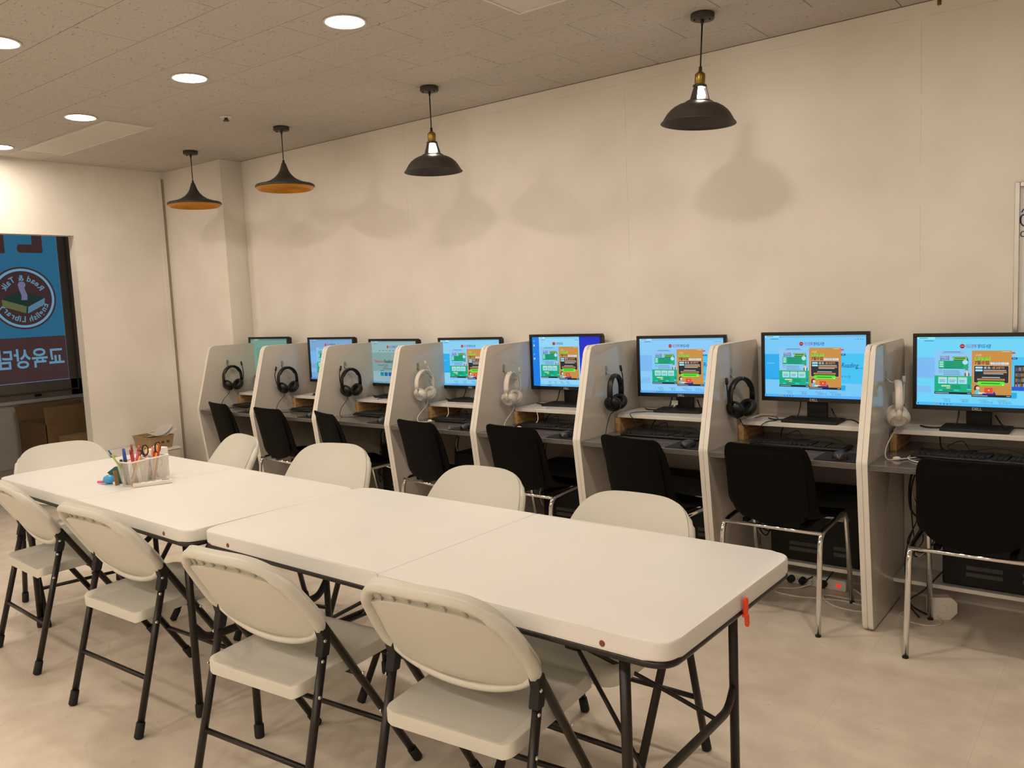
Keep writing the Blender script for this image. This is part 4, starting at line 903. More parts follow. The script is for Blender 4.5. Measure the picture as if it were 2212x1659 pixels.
# ------------------------------------------------------------------ black shell chairs
def make_shell_chair():
    t = thing('shell_chair', '', 'chair')
    prof = [(-0.252, 0.815), (-0.2505, 0.807), (-0.247, 0.791), (-0.242, 0.766), (-0.236, 0.74), (-0.220, 0.67), (-0.205, 0.60), (-0.192, 0.545), (-0.172, 0.502), (-0.138, 0.474), (-0.09, 0.460), (-0.02, 0.452), (0.06, 0.449), (0.13, 0.454), (0.175, 0.458), (0.205, 0.450), (0.222, 0.430)]
    width = [0.150, 0.170, 0.182, 0.189, 0.193, 0.196, 0.200, 0.202, 0.200, 0.200, 0.205, 0.210, 0.212, 0.210, 0.206, 0.200, 0.192]
    curl = [0.010, 0.012, 0.016, 0.021, 0.026, 0.034, 0.036, 0.038, 0.042, 0.046, 0.040, 0.030, 0.024, 0.016, 0.008, 0.0, -0.01]
    P = catmull([(0, a, b) for a, b in prof], 3); n = len(P)
    def lerp(arr, f):
        f = min(f, len(arr) - 1.0001); k = int(f); return arr[k] + (arr[k + 1] - arr[k]) * (f - k)
    b = B(); U = 14; top, bot = [], []
    for j, p in enumerate(P):
        f = j / 3.0; w = lerp(width, f); c = lerp(curl, f)
        tg = (P[min(j + 1, n - 1)] - P[max(j - 1, 0)]).normalized(); nr = Vector((0, -tg.z, tg.y))      # towards the sitter
        if nr.y < 0 and nr.z < 0: nr = -nr
        r1, r2 = [], []
        for i in range(U + 1):
            s = -1 + 2 * i / U; o = p + nr * (c * abs(s) ** 3.2); o.x = s * w
            r1.append(b.verts.new(o)); r2.append(b.verts.new(o - nr * 0.008))
        top.append(r1); bot.append(r2)
    for j in range(n - 1):
        for i in range(U):
            b.faces.new((top[j][i], top[j + 1][i], top[j + 1][i + 1], top[j][i + 1])); b.faces.new((bot[j][i], bot[j][i + 1], bot[j + 1][i + 1], bot[j + 1][i]))
        b.faces.new((top[j][0], bot[j][0], bot[j + 1][0], top[j + 1][0])); b.faces.new((top[j][U], top[j + 1][U], bot[j + 1][U], bot[j][U]))
    for i in range(U):
        b.faces.new((top[0][i], top[0][i + 1], bot[0][i + 1], bot[0][i])); b.faces.new((top[-1][i], bot[-1][i], bot[-1][i + 1], top[-1][i + 1]))
    bmesh.ops.recalc_face_normals(b, faces=b.faces[:])
    obj('seat_shell', b, M_BLACKP, t)
    pb = B(); pin, pout = [], []
    NV, NU = 14, 10
    for j in range(NV + 1):
        z = 0.795 - (0.795 - 0.447) * j / NV
        yb = -0.252 + (0.815 - z) * 0.215 if z > 0.56 else -0.197 + (0.56 - z) * 0.16
        w = 0.172 * (1.0 if z > 0.53 else math.sqrt(max(0.0, 1 - ((0.53 - z) / 0.0835) ** 2)) * 0.98 + 0.02)
        if z > 0.73: w *= 1 - 0.14 * ((z - 0.73) / 0.065) ** 2.5
        r1, r2 = [], []
        for i in range(NU + 1):
            q = -1 + 2 * i / NU; x = q * w; yy = yb + 0.020 * abs(x / 0.2) ** 3
            e = 0.0 if (i in (0, NU) or j in (0, NV)) else 1.0
            r1.append(pb.verts.new((x, yy - 0.007 - 0.006 * e, z))); r2.append(pb.verts.new((x, yy - 0.002, z)))
        pin.append(r2); pout.append(r1)
    for g in (pin, pout):
        for j in range(NV):
            for i in range(NU): pb.faces.new((g[j][i], g[j][i + 1], g[j + 1][i + 1], g[j + 1][i]))
    for j in range(NV):
        for i in (0, NU): pb.faces.new((pin[j][i], pout[j][i], pout[j + 1][i], pin[j + 1][i]))
    for i in range(NU):
        for j in (0, NV): pb.faces.new((pin[j][i], pin[j][i + 1], pout[j][i + 1], pout[j][i]))
    bmesh.ops.recalc_face_normals(pb, faces=pb.faces[:])
    obj('back_pad', pb, M_BLACKP, t)
    for s in (-1, 1):
        x = s * 0.224
        fr = fillet([(x, -0.232, 0.006), (x * 0.985, -0.188, 0.435), (x * 0.985, 0.150, 0.462), (x, 0.232, 0.006)], 0.055, 7)
        lg = obj('side_frame', tube(fr, 0.0115, 12), M_CHROME, t)
        for y in (-0.232, 0.232): obj('foot_cap', lathe([(0.0, 0.0), (0.0118, 0.0), (0.0122, 0.002), (0.0122, 0.009), (0.0, 0.009)], 12, TR(x, y, 0)), M_RUBBER, lg)
    obj('rear_rail', tube([(-0.224, -0.180, 0.435), (0.224, -0.180, 0.435)], 0.0085, 10), M_CHROME, t)
    obj('front_rail', tube([(-0.222, 0.115, 0.432), (0.222, 0.115, 0.432)], 0.0085, 10), M_CHROME, t)
    for s in (-1, 1): obj('mount', box((s * 0.13 - 0.012, -0.150, 0.436), (s * 0.13 + 0.012, 0.105, 0.452)), M_BLACKP, t)
    return t
sc0 = make_shell_chair()
SCP = [(-5.50, -0.43, -0.20), (-4.83, -0.49, -0.09), (-4.16, -0.505, -0.33), (-3.33, -0.545, -0.16), (-2.70, -0.482, -0.07), (-1.905, -0.555, -0.20), (-1.318, -0.484, -0.02), (-0.525, -0.515, 0.0)]
SLAB = ['black shell chair nearest the pillar', 'black shell chair, second from the pillar', 'black shell chair turned most, third from the pillar', 'black shell chair left of the one before the blue-margin screen', 'black shell chair before the screen with deep blue margins', 'black shell chair behind the nearest ivory far-side chair', 'black shell chair with chrome legs fully in view', 'black shell chair cut by the right picture edge']
for i, (x, y, rz) in enumerate(SCP):
    if i == 0: sc0.location = (x, y, 0); sc0.rotation_euler = (0, 0, rz); tag(sc0, SLAB[0], 'chair', 'black shell chairs at the carrels')
    else: dup(sc0, (x, y, 0), rz, SLAB[i], 'black shell chairs at the carrels')

# ------------------------------------------------------------------ ivory folding chairs
def make_folding_chair():
    t = thing('folding_chair', '', 'chair')
    HW = 0.232
    fl0, fl1 = Vector((0, 0.245, 0.012)), Vector((0, -0.115, 0.585))          # long tube, front foot to hinge
    dirv = (fl1 - fl0).normalized()
    rl0, rl1 = Vector((0, -0.262, 0.012)), Vector((0, -0.122, 0.520))
    for s in (-1, 1):
        x = s * HW
        a = Vector((x, fl0.y, fl0.z)); b = Vector((x * 0.965, fl1.y, fl1.z)); lg = obj('front_leg', tube([a, b, b + dirv * 0.05], 0.0125, 12), M_STEEL, t)
        obj('foot', tube([a - dirv * 0.012, a - dirv * 0.006, a + dirv * 0.045], [0.011, 0.0165, 0.0155], 12), M_RUBBER, lg)
        a = Vector((x * 1.01, rl0.y, rl0.z)); b = Vector((x * 0.985, rl1.y, rl1.z)); d2 = (b - a).normalized(); lg = obj('rear_leg', tube([a, b], 0.0125, 12), M_STEEL, t)
        obj('foot', tube([a - d2 * 0.012, a - d2 * 0.006, a + d2 * 0.045], [0.011, 0.0165, 0.0155], 12), M_RUBBER, lg)
        # hinge bracket
        br = B(); rows = []
        for (yy, zz, w) in ((-0.124, 0.584, 0.0145), (-0.122, 0.577, 0.0175), (-0.120, 0.566, 0.0165), (-0.119, 0.548, 0.0125), (-0.122, 0.526, 0.0155), (-0.129, 0.500, 0.0145)):
            rows.append([br.verts.new((x * 0.98 + q[0] * 0.0145, yy + q[1] * w, zz)) for q in ((-1, -1), (1, -1), (1, 1), (-1, 1))])
        for q, w in zip(rows, rows[1:]):
            for k in range(4): br.faces.new((q[k], q[(k + 1) % 4], w[(k + 1) % 4], w[k]))
        br.faces.new(rows[0]); br.faces.new(list(reversed(rows[-1]))); bmesh.ops.recalc_face_normals(br, faces=br.faces[:])
        bmesh.ops.bevel(br, geom=br.edges[:], offset=0.002, segments=1, affect='EDGES')
        obj('hinge_bracket', br, M_RUBBER, t)
        for (yy, zz) in ((-0.126, 0.545), (-0.140, 0.490), (-0.165, 0.395), (0.012, 0.395)):
            obj('rivet', sphere((x * (0.98 if zz > 0.45 else 1.0) + s * 0.0135, yy, zz), 0.0058, 8, (0.6, 1, 1)), M_CHROME, t)
    def at(lo, hi, z): f = (z - lo.z) / (hi.z - lo.z); return lo.y + (hi.y - lo.y) * f
    obj('rear_crossbar', tube([(-HW, at(rl0, rl1, 0.20), 0.20), (HW, at(rl0, rl1, 0.20), 0.20)], 0.0085, 10), M_STEEL, t)
    obj('front_crossbar', tube([(-HW, at(fl0, fl1, 0.17), 0.17), (HW, at(fl0, fl1, 0.17), 0.17)], 0.0085, 10), M_STEEL, t)
    obj('seat_bar', tube([(-HW, at(fl0, fl1, 0.392), 0.392), (HW, at(fl0, fl1, 0.392), 0.392)], 0.006, 8), M_STEEL, t)
    # moulded seat
    ol = rounded([(-0.212, 0.225), (-0.200, -0.205), (0.200, -0.205), (0.212, 0.225)], [0.055, 0.028, 0.028, 0.055], 6)
    c0 = Vector((0, 0.01)); b = B(); RN = 7; rings = []
    def sz(x, y):
        f = min(1, abs(x) / 0.2); dip = 0.040 * (1 - f ** 2.0) * (0.45 + 0.55 * max(0, min(1, (0.20 - y) / 0.36)))
        lipf = max(0, (y - 0.15) / 0.075)
        return 0.438 - dip - 0.012 * lipf ** 2 * (1) + 0.012 * max(0, min(1, (y + 0.205) / 0.43))
    ctr = b.verts.new((c0.x, c0.y, sz(*c0)))
    for k in range(1, RN + 1):
        f = (k / RN) ** 0.8 * (0.985 if k < RN else 0.972)
        rings.append([b.verts.new((c0.x + (p[0] - c0.x) * f, c0.y + (p[1] - c0.y) * f, sz(c0.x + (p[0] - c0.x) * f, c0.y + (p[1] - c0.y) * f))) for p in ol])
    def ring(f, dz): return [b.verts.new((c0.x + (p[0] - c0.x) * f, c0.y + (p[1] - c0.y) * f, sz(p[0], p[1]) + dz)) for p in ol]
    rings += [ring(0.99, -0.0025), ring(1.0, -0.008), ring(1.0, -0.038), ring(0.975, -0.038), ring(0.965, -0.010)]
    N = len(ol)
    for k in range(N): b.faces.new((ctr, rings[0][k], rings[0][(k + 1) % N]))
    for q, w in zip(rings, rings[1:]):
        for k in range(N): b.faces.new((q[k], w[k], w[(k + 1) % N], q[(k + 1) % N]))
    b.faces.new(rings[-1]); bmesh.ops.recalc_face_normals(b, faces=b.faces[:])
    obj('seat', b, M_PLASTIC, t)
    # moulded backrest, plane along the long tube
    hinge = Vector((0, -0.138, 0.622)); nb = Vector((0, -dirv.z, dirv.y))                          # nb points backwards
    if nb.y > 0: nb = -nb
    half = [(0.0, 0.252), (0.060, 0.2505), (0.115, 0.243), (0.162, 0.223), (0.198, 0.186), (0.222, 0.128), (0.237, 0.055), (0.243, -0.012), (0.228, -0.050), (0.18, -0.082), (0.10, -0.105), (0.0, -0.112)]
    full = half + [(-a, c) for a, c in reversed(half[1:-1])]
    out = [(v.x, v.y) for v in catmull([(a, c, 0) for a, c in full], 3, closed=True)]
    def bpnt(s, u, n=0.0):
        bow = 0.034 * (1 - (s / 0.26) ** 2) + n
        return hinge + dirv * u + nb * bow + Vector((s, 0, 0))
    b = B(); cc = (0.0, 0.06); fr_, bk_ = [], []
    for k in range(0, 7):
        f = k / 6 * 0.985
        if k == 0: fr_.append([b.verts.new(bpnt(*cc, -0.006))]); bk_.append([b.verts.new(bpnt(*cc, 0.001))]); continue
        pr = [(cc[0] + (p[0] - cc[0]) * f, cc[1] + (p[1] - cc[1]) * f) for p in out]
        ef = (k / 6) ** 4
        fr_.append([b.verts.new(bpnt(*p, -0.006 - 0.0115 * ef)) for p in pr]); bk_.append([b.verts.new(bpnt(*p, 0.001)) for p in pr])
    N = len(out)
    for st_ in (fr_, bk_):
        for k in range(N): b.faces.new((st_[0][0], st_[1][k], st_[1][(k + 1) % N]))
        for q, w in zip(st_[1:], st_[2:]):
            for k in range(N): b.faces.new((q[k], w[k], w[(k + 1) % N], q[(k + 1) % N]))
    for k in range(N): b.faces.new((fr_[-1][k], bk_[-1][k], bk_[-1][(k + 1) % N], fr_[-1][(k + 1) % N]))
    bmesh.ops.recalc_face_normals(b, faces=b.faces[:])
    back = obj('backrest', b, M_PLASTIC, t)
    # rim: wide at the sides, thinner along the belly
    rr = [0.0140 if p[1] > 0.20 else (0.0185 if p[1] > -0.03 else max(0.0125, 0.0195 - (-0.03 - p[1]) * 0.35)) for p in out]
    ins = [(p[0] * 0.955, p[1] - (0.014 if p[1] > 0.16 else 0)) for p in out]
    obj('rim', tube([bpnt(p[0], p[1], 0.0045) for p in ins], rr, 10, closed=True), M_PLASTIC, back)
    # rear skin below the open channel, its top edge forms the ledge
    def top_u(q): return 0.200 - 0.034 * (q / 0.16) ** 2
    def halfw(u):
        ws = [abs(p[0]) for p in out if abs(p[1] - u) < 0.022]
        return (max(ws) if ws else 0.10) * 0.93
    sk = B(); g0, g1 = [], []
    NVs, NUs = 12, 16
    for j in range(NVs + 1):
        f = j / NVs; r0, r1 = [], []
        for i in range(NUs + 1):
            q = -1 + 2 * i / NUs
            uu = -0.095 + (0.200 + 0.095) * f; w = halfw(min(uu, 0.150)) if uu > -0.09 else 0.11
            s_ = q * w; u = uu - (0.200 - top_u(s_)) * f
            ed = 0.0 if (i in (0, NUs) or j == 0) else 1.0
            r0.append(sk.verts.new(bpnt(s_, u, 0.0))); r1.append(sk.verts.new(bpnt(s_, u, 0.004 + 0.009 * ed)))
        g0.append(r0); g1.append(r1)
    for j in range(NVs):
        for i in range(NUs): sk.faces.new((g1[j][i], g1[j][i + 1], g1[j + 1][i + 1], g1[j + 1][i]))
        for i in (0, NUs): sk.faces.new((g0[j][i], g1[j][i], g1[j + 1][i], g0[j + 1][i]))
    for i in range(NUs):
        for j in (0, NVs): sk.faces.new((g0[j][i], g0[j][i + 1], g1[j][i + 1], g1[j][i]))
    bmesh.ops.recalc_face_normals(sk, faces=sk.faces[:])
    obj('rear_skin', sk, M_PLASTIC, back)
    for k in range(6):
        q = -0.130 + 0.052 * k; u0 = top_u(q) - 0.002; u1 = 0.232 - 0.022 * (q / 0.13) ** 2
        pts = (bpnt(q, u0, 0.009), bpnt(q - 0.002, u1, 0.009), bpnt(q - 0.003, u1, -0.001), bpnt(q, u0, -0.001))
        rb = B(); q1 = [rb.verts.new(v + Vector((-0.0009, 0, 0))) for v in pts]; q2 = [rb.verts.new(v + Vector((0.0009, 0, 0))) for v in pts]
        rb.faces.new(q1); rb.faces.new(list(reversed(q2)))
        for j in range(4): rb.faces.new((q1[j], q2[j], q2[(j + 1) % 4], q1[(j + 1) % 4]))
        obj('rib', rb, M_PLASTIC, back)
    return t
fc0 = make_folding_chair()
FCP = [(-3.905, -2.51, -0.06, 'ivory folding chair, leftmost on the near side of the tables'), (-3.04, -2.56, 0.03, 'ivory folding chair, second from left on the near side'), (-2.085, -2.625, 0.08, 'ivory folding chair, third from left on the near side'), (-1.395, -2.54, 0.09, 'ivory folding chair nearest the camera, bottom centre'),
       (-1.350, -2.06, PI, 'ivory folding chair, rightmost on the far side of the tables'), (-2.10, -1.945, PI + 0.03, 'ivory folding chair, second from right on the far side'), (-3.09, -1.815, PI + 0.24, 'ivory folding chair, third from right on the far side'), (-3.93, -1.845, PI - 0.20, 'ivory folding chair, far side, behind the pencil caddy end'),
       (-4.405, -2.245, -PI / 2 - 0.20, 'ivory folding chair at the left end of the tables')]
for i, (x, y, rz, lb) in enumerate(FCP):
    if i == 0: fc0.location = (x, y, 0); fc0.rotation_euler = (0, 0, rz); tag(fc0, lb, 'chair', 'ivory folding chairs around the tables')
    else: dup(fc0, (x, y, 0), rz, lb, 'ivory folding chairs around the tables')

# ------------------------------------------------------------------ folding tables
def make_table():
    t = thing('folding_table', '', 'table')
    L, Wd, Z = 0.90, 0.372, 0.740
    for s in (-1, 1):
        o = [(s * 0.0008, -Wd), (s * L, -Wd), (s * L, Wd), (s * 0.0008, Wd)]
        ol = rounded(o, [0.004, 0.062, 0.062, 0.004], 7)
        if s < 0: ol = list(reversed(ol))
        obj('table_top', prism(ol, Z - 0.044, Z, XY, 0.007, 3), M_TABLE, t)
    rail = rounded([(-L + 0.008, -Wd + 0.008), (L - 0.008, -Wd + 0.008), (L - 0.008, Wd - 0.008), (-L + 0.008, Wd - 0.008)], 0.058, 7)
    obj('steel_rail', tube([(p[0], p[1], Z - 0.052) for p in rail], 0.0095, 8, closed=True, flat=(1, 1)), M_STEEL, t)
    for s in (-1, 1):
        xl = s * 0.748
        for q in (-1, 1):
            lg = obj('leg', tube([(xl, q * 0.300, 0.010), (xl, q * 0.300, Z - 0.05)], 0.0135, 14), M_STEEL, t)
            obj('foot', lathe([(0.0, 0.0), (0.0155, 0.0), (0.017, 0.006), (0.017, 0.045), (0.0135, 0.05)], 14, TR(xl, q * 0.300, 0)), M_RUBBER, lg)
        obj('top_tube', tube([(xl, -0.36, Z - 0.054), (xl, 0.36, Z - 0.054)], 0.011, 10), M_STEEL, t)
        obj('leg_stretcher', tube(fillet([(xl, -0.300, 0.345), (xl - s * 0.0, -0.255, 0.285), (xl, 0.255, 0.285), (xl, 0.300, 0.345)], 0.05, 5), 0.0105, 10, flat=(1.0, 1.5), upv=(1, 0, 0)), M_STEEL, t)
        pv = Vector((s * 0.40, 0, 0.50))
        obj('brace', tube(catmull([(s * 0.14, 0, 0.685), (s * 0.28, 0, 0.59), pv], 4), 0.010, 8, flat=(1, 1.5), upv=(0, 0, 1)), M_STEEL, t)
        for q in (-1, 1):
            obj('brace_rod', tube(catmull([pv, (s * 0.56, q * 0.09, 0.405), (s * 0.70, q * 0.165, 0.315), (xl, q * 0.185, 0.287)], 4), 0.0065, 8), M_STEEL, t)
        obj('pivot', box((s * 0.40 - 0.022, -0.022, 0.485), (s * 0.40 + 0.022, 0.022, 0.515), 0.004, 1), M_STEEL, t)
        for q in (-1, 1): obj('rivet', lathe([(0.0, 0.003), (0.006, 0.0025), (0.008, 0.0)], 10, TR(s * 0.735, q * (Wd + 0.0), Z - 0.030) @ RX(PI / 2 * q * -1)), M_RUST, t, 'rusty rivet head')
    obj('centre_hinge', box((-0.05, -0.34, Z - 0.056), (0.05, 0.34, Z - 0.043), 0.002, 1), M_STEEL, t)
    return t
tb0 = make_table(); tb0.location = (-1.689, -2.276, 0); tb0.rotation_euler = (0, 0, -0.0114); tag(tb0, 'white folding table in the foreground with an orange clip on its edge', 'table', 'white folding tables')
dup(tb0, (-3.492, -2.268, 0), -0.043, 'white folding table further back with the pencil caddy on it', 'white folding tables')
t = thing('clip', 'orange plastic clip hanging on the right edge of the near table', 'clip', (-0.783, -2.273, 0.705), 0)
obj('upper_lever', prism(rounded([(-0.010, -0.020), (0.010, -0.020), (0.0085, 0.024), (-0.0085, 0.024)], 0.008, 5), 0.0, 0.007, YZ, 0.002, 1), M_ORANGE, t)
obj('spring_bridge', box((-0.004, -0.009, -0.026), (0.009, 0.006, -0.016), 0.002, 1), M_ORANGE, t)
obj('lower_lever', xf(prism(rounded([(-0.008, -0.052), (0.006, -0.052), (0.009, -0.020), (-0.007, -0.020)], 0.006, 5), 0.001, 0.008, YZ, 0.002, 1), RX(0.12)), M_ORANGE, t)

# ------------------------------------------------------------------ things on the far table
ZTB = 0.740
t = thing('pencil_caddy', 'white mesh desk caddy with two cups on the far table', 'caddy', (-3.585, -2.30, ZTB), 0.19 - 0.0)
M_MESH = mat('white_mesh', srgb(232, 228, 220), 0.5)
def mesh_sheet(a, b_, c, d, step=0.0032, r=0.00058):
    """woven sheet between corners a-b (bottom) and d-c (top)"""
    a, b_, c, d = map(Vector, (a, b_, c, d)); bm = B(); n = int((b_ - a).length / step); m = int((d - a).length / step)
    for k in range(n + 1):
        f = k / n; add_tube(bm, [a.lerp(b_, f), d.lerp(c, f)], r, 3)
    for k in range(m + 1):
        f = k / m; add_tube(bm, [a.lerp(d, f), b_.lerp(c, f)], r, 3)
    return bm
H = 0.108
for q, (y0, y1) in enumerate(((-0.103, -0.002), (0.002, 0.103))):
    x0, x1 = -0.045, 0.045; ix = 0.014; iy = 0.011
    bot = [(x0 + ix, y0 + iy, 0.003), (x1 - ix, y0 + iy, 0.003), (x1 - ix, y1 - iy, 0.003), (x0 + ix, y1 - iy, 0.003)]; tp = [(x0, y0, H), (x1, y0, H), (x1, y1, H), (x0, y1, H)]
    cp = obj('cup', mesh_of(box((x0 + ix, y0 + iy, 0.0), (x1 - ix, y1 - iy, 0.004), 0.001, 1), M_MESH, 'cup'), None, t)
    for k in range(4): obj('mesh_side', mesh_sheet(bot[k], bot[(k + 1) % 4], tp[(k + 1) % 4], tp[k]), M_MESH, cp, kind='stuff', smooth=False)
    obj('rim', tube(rounded([p[:2] for p in tp], 0.008, 4) and [(p[0], p[1], H) for p in rounded([p[:2] for p in tp], 0.008, 4)], 0.0038, 8, closed=True), M_MESH, cp)
CADM = TR(-3.585, -2.30, ZTB) @ RZ(0.19)
def stick(nm, p0, p1, r, col, lb, cat, tip=None, tipcol=None, rough=0.4):
    a = CADM @ Vector(p0); b_ = CADM @ Vector(p1); d = (b_ - a)
    q = thing(nm, lb, cat, a, 0); d_ = d
    obj('barrel', tube([(0, 0, 0), d_], r, 10), mat('stick_%d_%d_%d' % col, srgb(*col), rough), q)
    if tip: obj('tip', tube([d_, d_ + d_.normalized() * tip], [r * 1.02, r * 0.8], 10), mat('stick_%d_%d_%d' % tipcol, srgb(*tipcol), rough), q)
    return q
RED, ORG = (190, 28, 60), (222, 120, 40)
stick('pen', (-0.01, -0.06, 0.006), (-0.030, -0.135, 0.150), 0.0038, (160, 176, 80), 'lime pen with blue end leaning left in the caddy', 'pen', 0.022, (20, 100, 180))
stick('utility_knife', (0.0, -0.085, 0.006), (0.004, -0.095, 0.118), 0.008, (30, 30, 36), 'black and blue utility knife standing in the left cup', 'knife', 0.052, (44, 76, 170))
stick('marker', (-0.018, -0.080, 0.006), (-0.020, -0.098, 0.120), 0.006, (26, 26, 28), 'black marker beside the utility knife', 'pen')
stick('pen', (0.005, -0.045, 0.006), (0.0, -0.060, 0.140), 0.0055, RED, 'red pen, leftmost of the red pens in the caddy', 'pen', 0.018, (150, 60, 60))
stick('pen', (-0.005, -0.040, 0.006), (-0.010, -0.045, 0.148), 0.0055, RED, 'red pen, tallest in the caddy', 'pen', 0.030, (150, 70, 60))
stick('pen', (0.02, -0.075, 0.006), (-0.012, -0.012, 0.140), 0.0065, RED, 'red pen slanting right in the left cup', 'pen', 0.028, (170, 80, 60))
stick('pencil', (0.022, -0.085, 0.006), (0.020, -0.03, 0.125), 0.0045, (214, 158, 70), 'orange pencil slanting inside the left mesh cup', 'pencil')
stick('pencil', (0.0, 0.075, 0.006), (-0.012, 0.008, 0.130), 0.005, (186, 120, 40), 'brown pencil leaning towards the caddy middle', 'pencil', 0.018, (120, 80, 40))
stick('ruler', (-0.025, -0.05, 0.02), (-0.020, 0.01, 0.135), 0.004, (110, 120, 150), 'grey blue stick lying across both cups', 'ruler')
for k, (c, dx) in enumerate((((186, 50, 20), 0.0), ((232, 176, 50), 0.010), ((176, 24, 40), 0.020), ((226, 130, 90), -0.014), ((240, 240, 235), -0.004))):
    stick('pencil', (0.0 + dx * 0.6, 0.03 + 0.006 * k, 0.006), (-0.008 + dx * 0.4, 0.078 + dx * 0.9, 0.148 + 0.004 * (k % 3)), 0.0048, c, '%s coloured pencil in the right cup of the caddy' % ('orange red', 'yellow', 'dark red', 'salmon', 'white')[k], 'pencil')
q = thing('scissors', 'scissors with navy and gold handles in the right cup', 'scissors', CADM @ Vector((0, 0.055, 0.006)), 0.19)
obj('blade', box((-0.003, -0.012, 0.0), (0.003, 0.006, 0.11), 0.001, 1, RX(0.1)), M_SILVER, q)
navy = mat('navy_handle', srgb(26, 24, 66), 0.4); gold = mat('yellow_handle', srgb(214, 160, 40), 0.4)
for s, m_ in ((-1, navy), (1, navy)):
    lp = [(0.0, s * 0.020 + 0.015 * math.cos(a) - 0.006, 0.140 + 0.024 * math.sin(a)) for a in [2 * PI * k / 16 for k in range(16)]]
    obj('handle', xf(tube(lp, 0.0035, 8, closed=True), RX(-s * 0.10)), m_, q)
    obj('handle_lining', xf(tube([(0.0, (p[1] + 0.006 - s * 0.020) * 0.72 + s * 0.020 - 0.006, (p[2] - 0.140) * 0.72 + 0.140) for p in lp], 0.0025, 6, closed=True), RX(-s * 0.10)), gold, q)
t = thing('remote_control', 'slim white remote lying beside the caddy', 'remote', (-3.487, -2.318, ZTB), -0.435)
obj('body', box((-0.018, -0.080, 0.0), (0.018, 0.080, 0.017), 0.004, 2), M_HPW, t)
for k in range(3): obj('button', box((-0.008, -0.062 + 0.030 * k, 0.0165), (0.008, -0.046 + 0.030 * k, 0.0182), 0.001, 1), mat('grey_button', srgb(180, 178, 176), 0.5), t)
obj('display', box((-0.010, 0.040, 0.0165), (0.010, 0.070, 0.0178), 0.001, 1), mat('remote_display', srgb(120, 116, 116), 0.3), t)
t = thing('small_carton', 'small white carton with a brown swirl behind the caddy', 'carton', (-3.655, -2.195, ZTB), 0.19)
obj('box', box((-0.025, -0.042, 0.0), (0.025, 0.042, 0.132), 0.001, 1), M_PAPER, t)
obj('printed_swirl', tube([(0.0257, -0.008 + 0.013 * math.cos(a), 0.070 + 0.018 * math.sin(a)) for a in [-1.6 + 0.26 * k for k in range(13)]], 0.0024, 5), mat('brown_print', srgb(130, 90, 60), 0.7), t)
t = thing('candy_bag', 'crinkled blue and pink wrapper left of the caddy', 'wrapper', (-3.70, -2.40, ZTB), 0.6)
b = sphere((0, 0, 0.021), 0.021, 12, (1.5, 1.1, 1.0)); rn = random.Random(3)
for v in b.verts: v.co += Vector((rn.uniform(-1, 1), rn.uniform(-1, 1), rn.uniform(-.6, 1))) * 0.0035; v.co.z = max(0.0, v.co.z)
obj('pouch', b, mat('blue_foil', srgb(70, 160, 220), 0.25), t)
obj('pink_corner', prism([(-0.028, -0.012), (-0.060, -0.004), (-0.030, 0.012)], 0.004, 0.016, XY, 0.002, 1), mat('pink_foil', srgb(220, 100, 150), 0.3), t)
obj('white_corner', prism([(0.02, -0.016), (0.045, -0.022), (0.028, 0.004)], 0.0, 0.012, XY, 0.002, 1), M_PAPER, t)
t = thing('green_packet', 'dark green packet tip sticking out behind the caddy', 'packet', (-3.690, -2.388, ZTB), 0.4)
obj('packet_body', prism([(-0.030, 0.050), (0.0, 0.028), (0.03, 0.0), (0.045, 0.0), (0.045, 0.075), (0.015, 0.078)], -0.006, 0.006, XZ, 0.002, 1), mat('green_foil', srgb(24, 88, 76), 0.3), t)
t = thing('brown_card', 'brown card leaning against the left side of the caddy', 'card', (-3.634, -2.402, ZTB), 0.19)
obj('card_sheet', box((-0.0015, -0.010, 0.0), (0.0015, 0.010, 0.066), 0.0008, 1, RY(-0.12)), M_CARD, t)

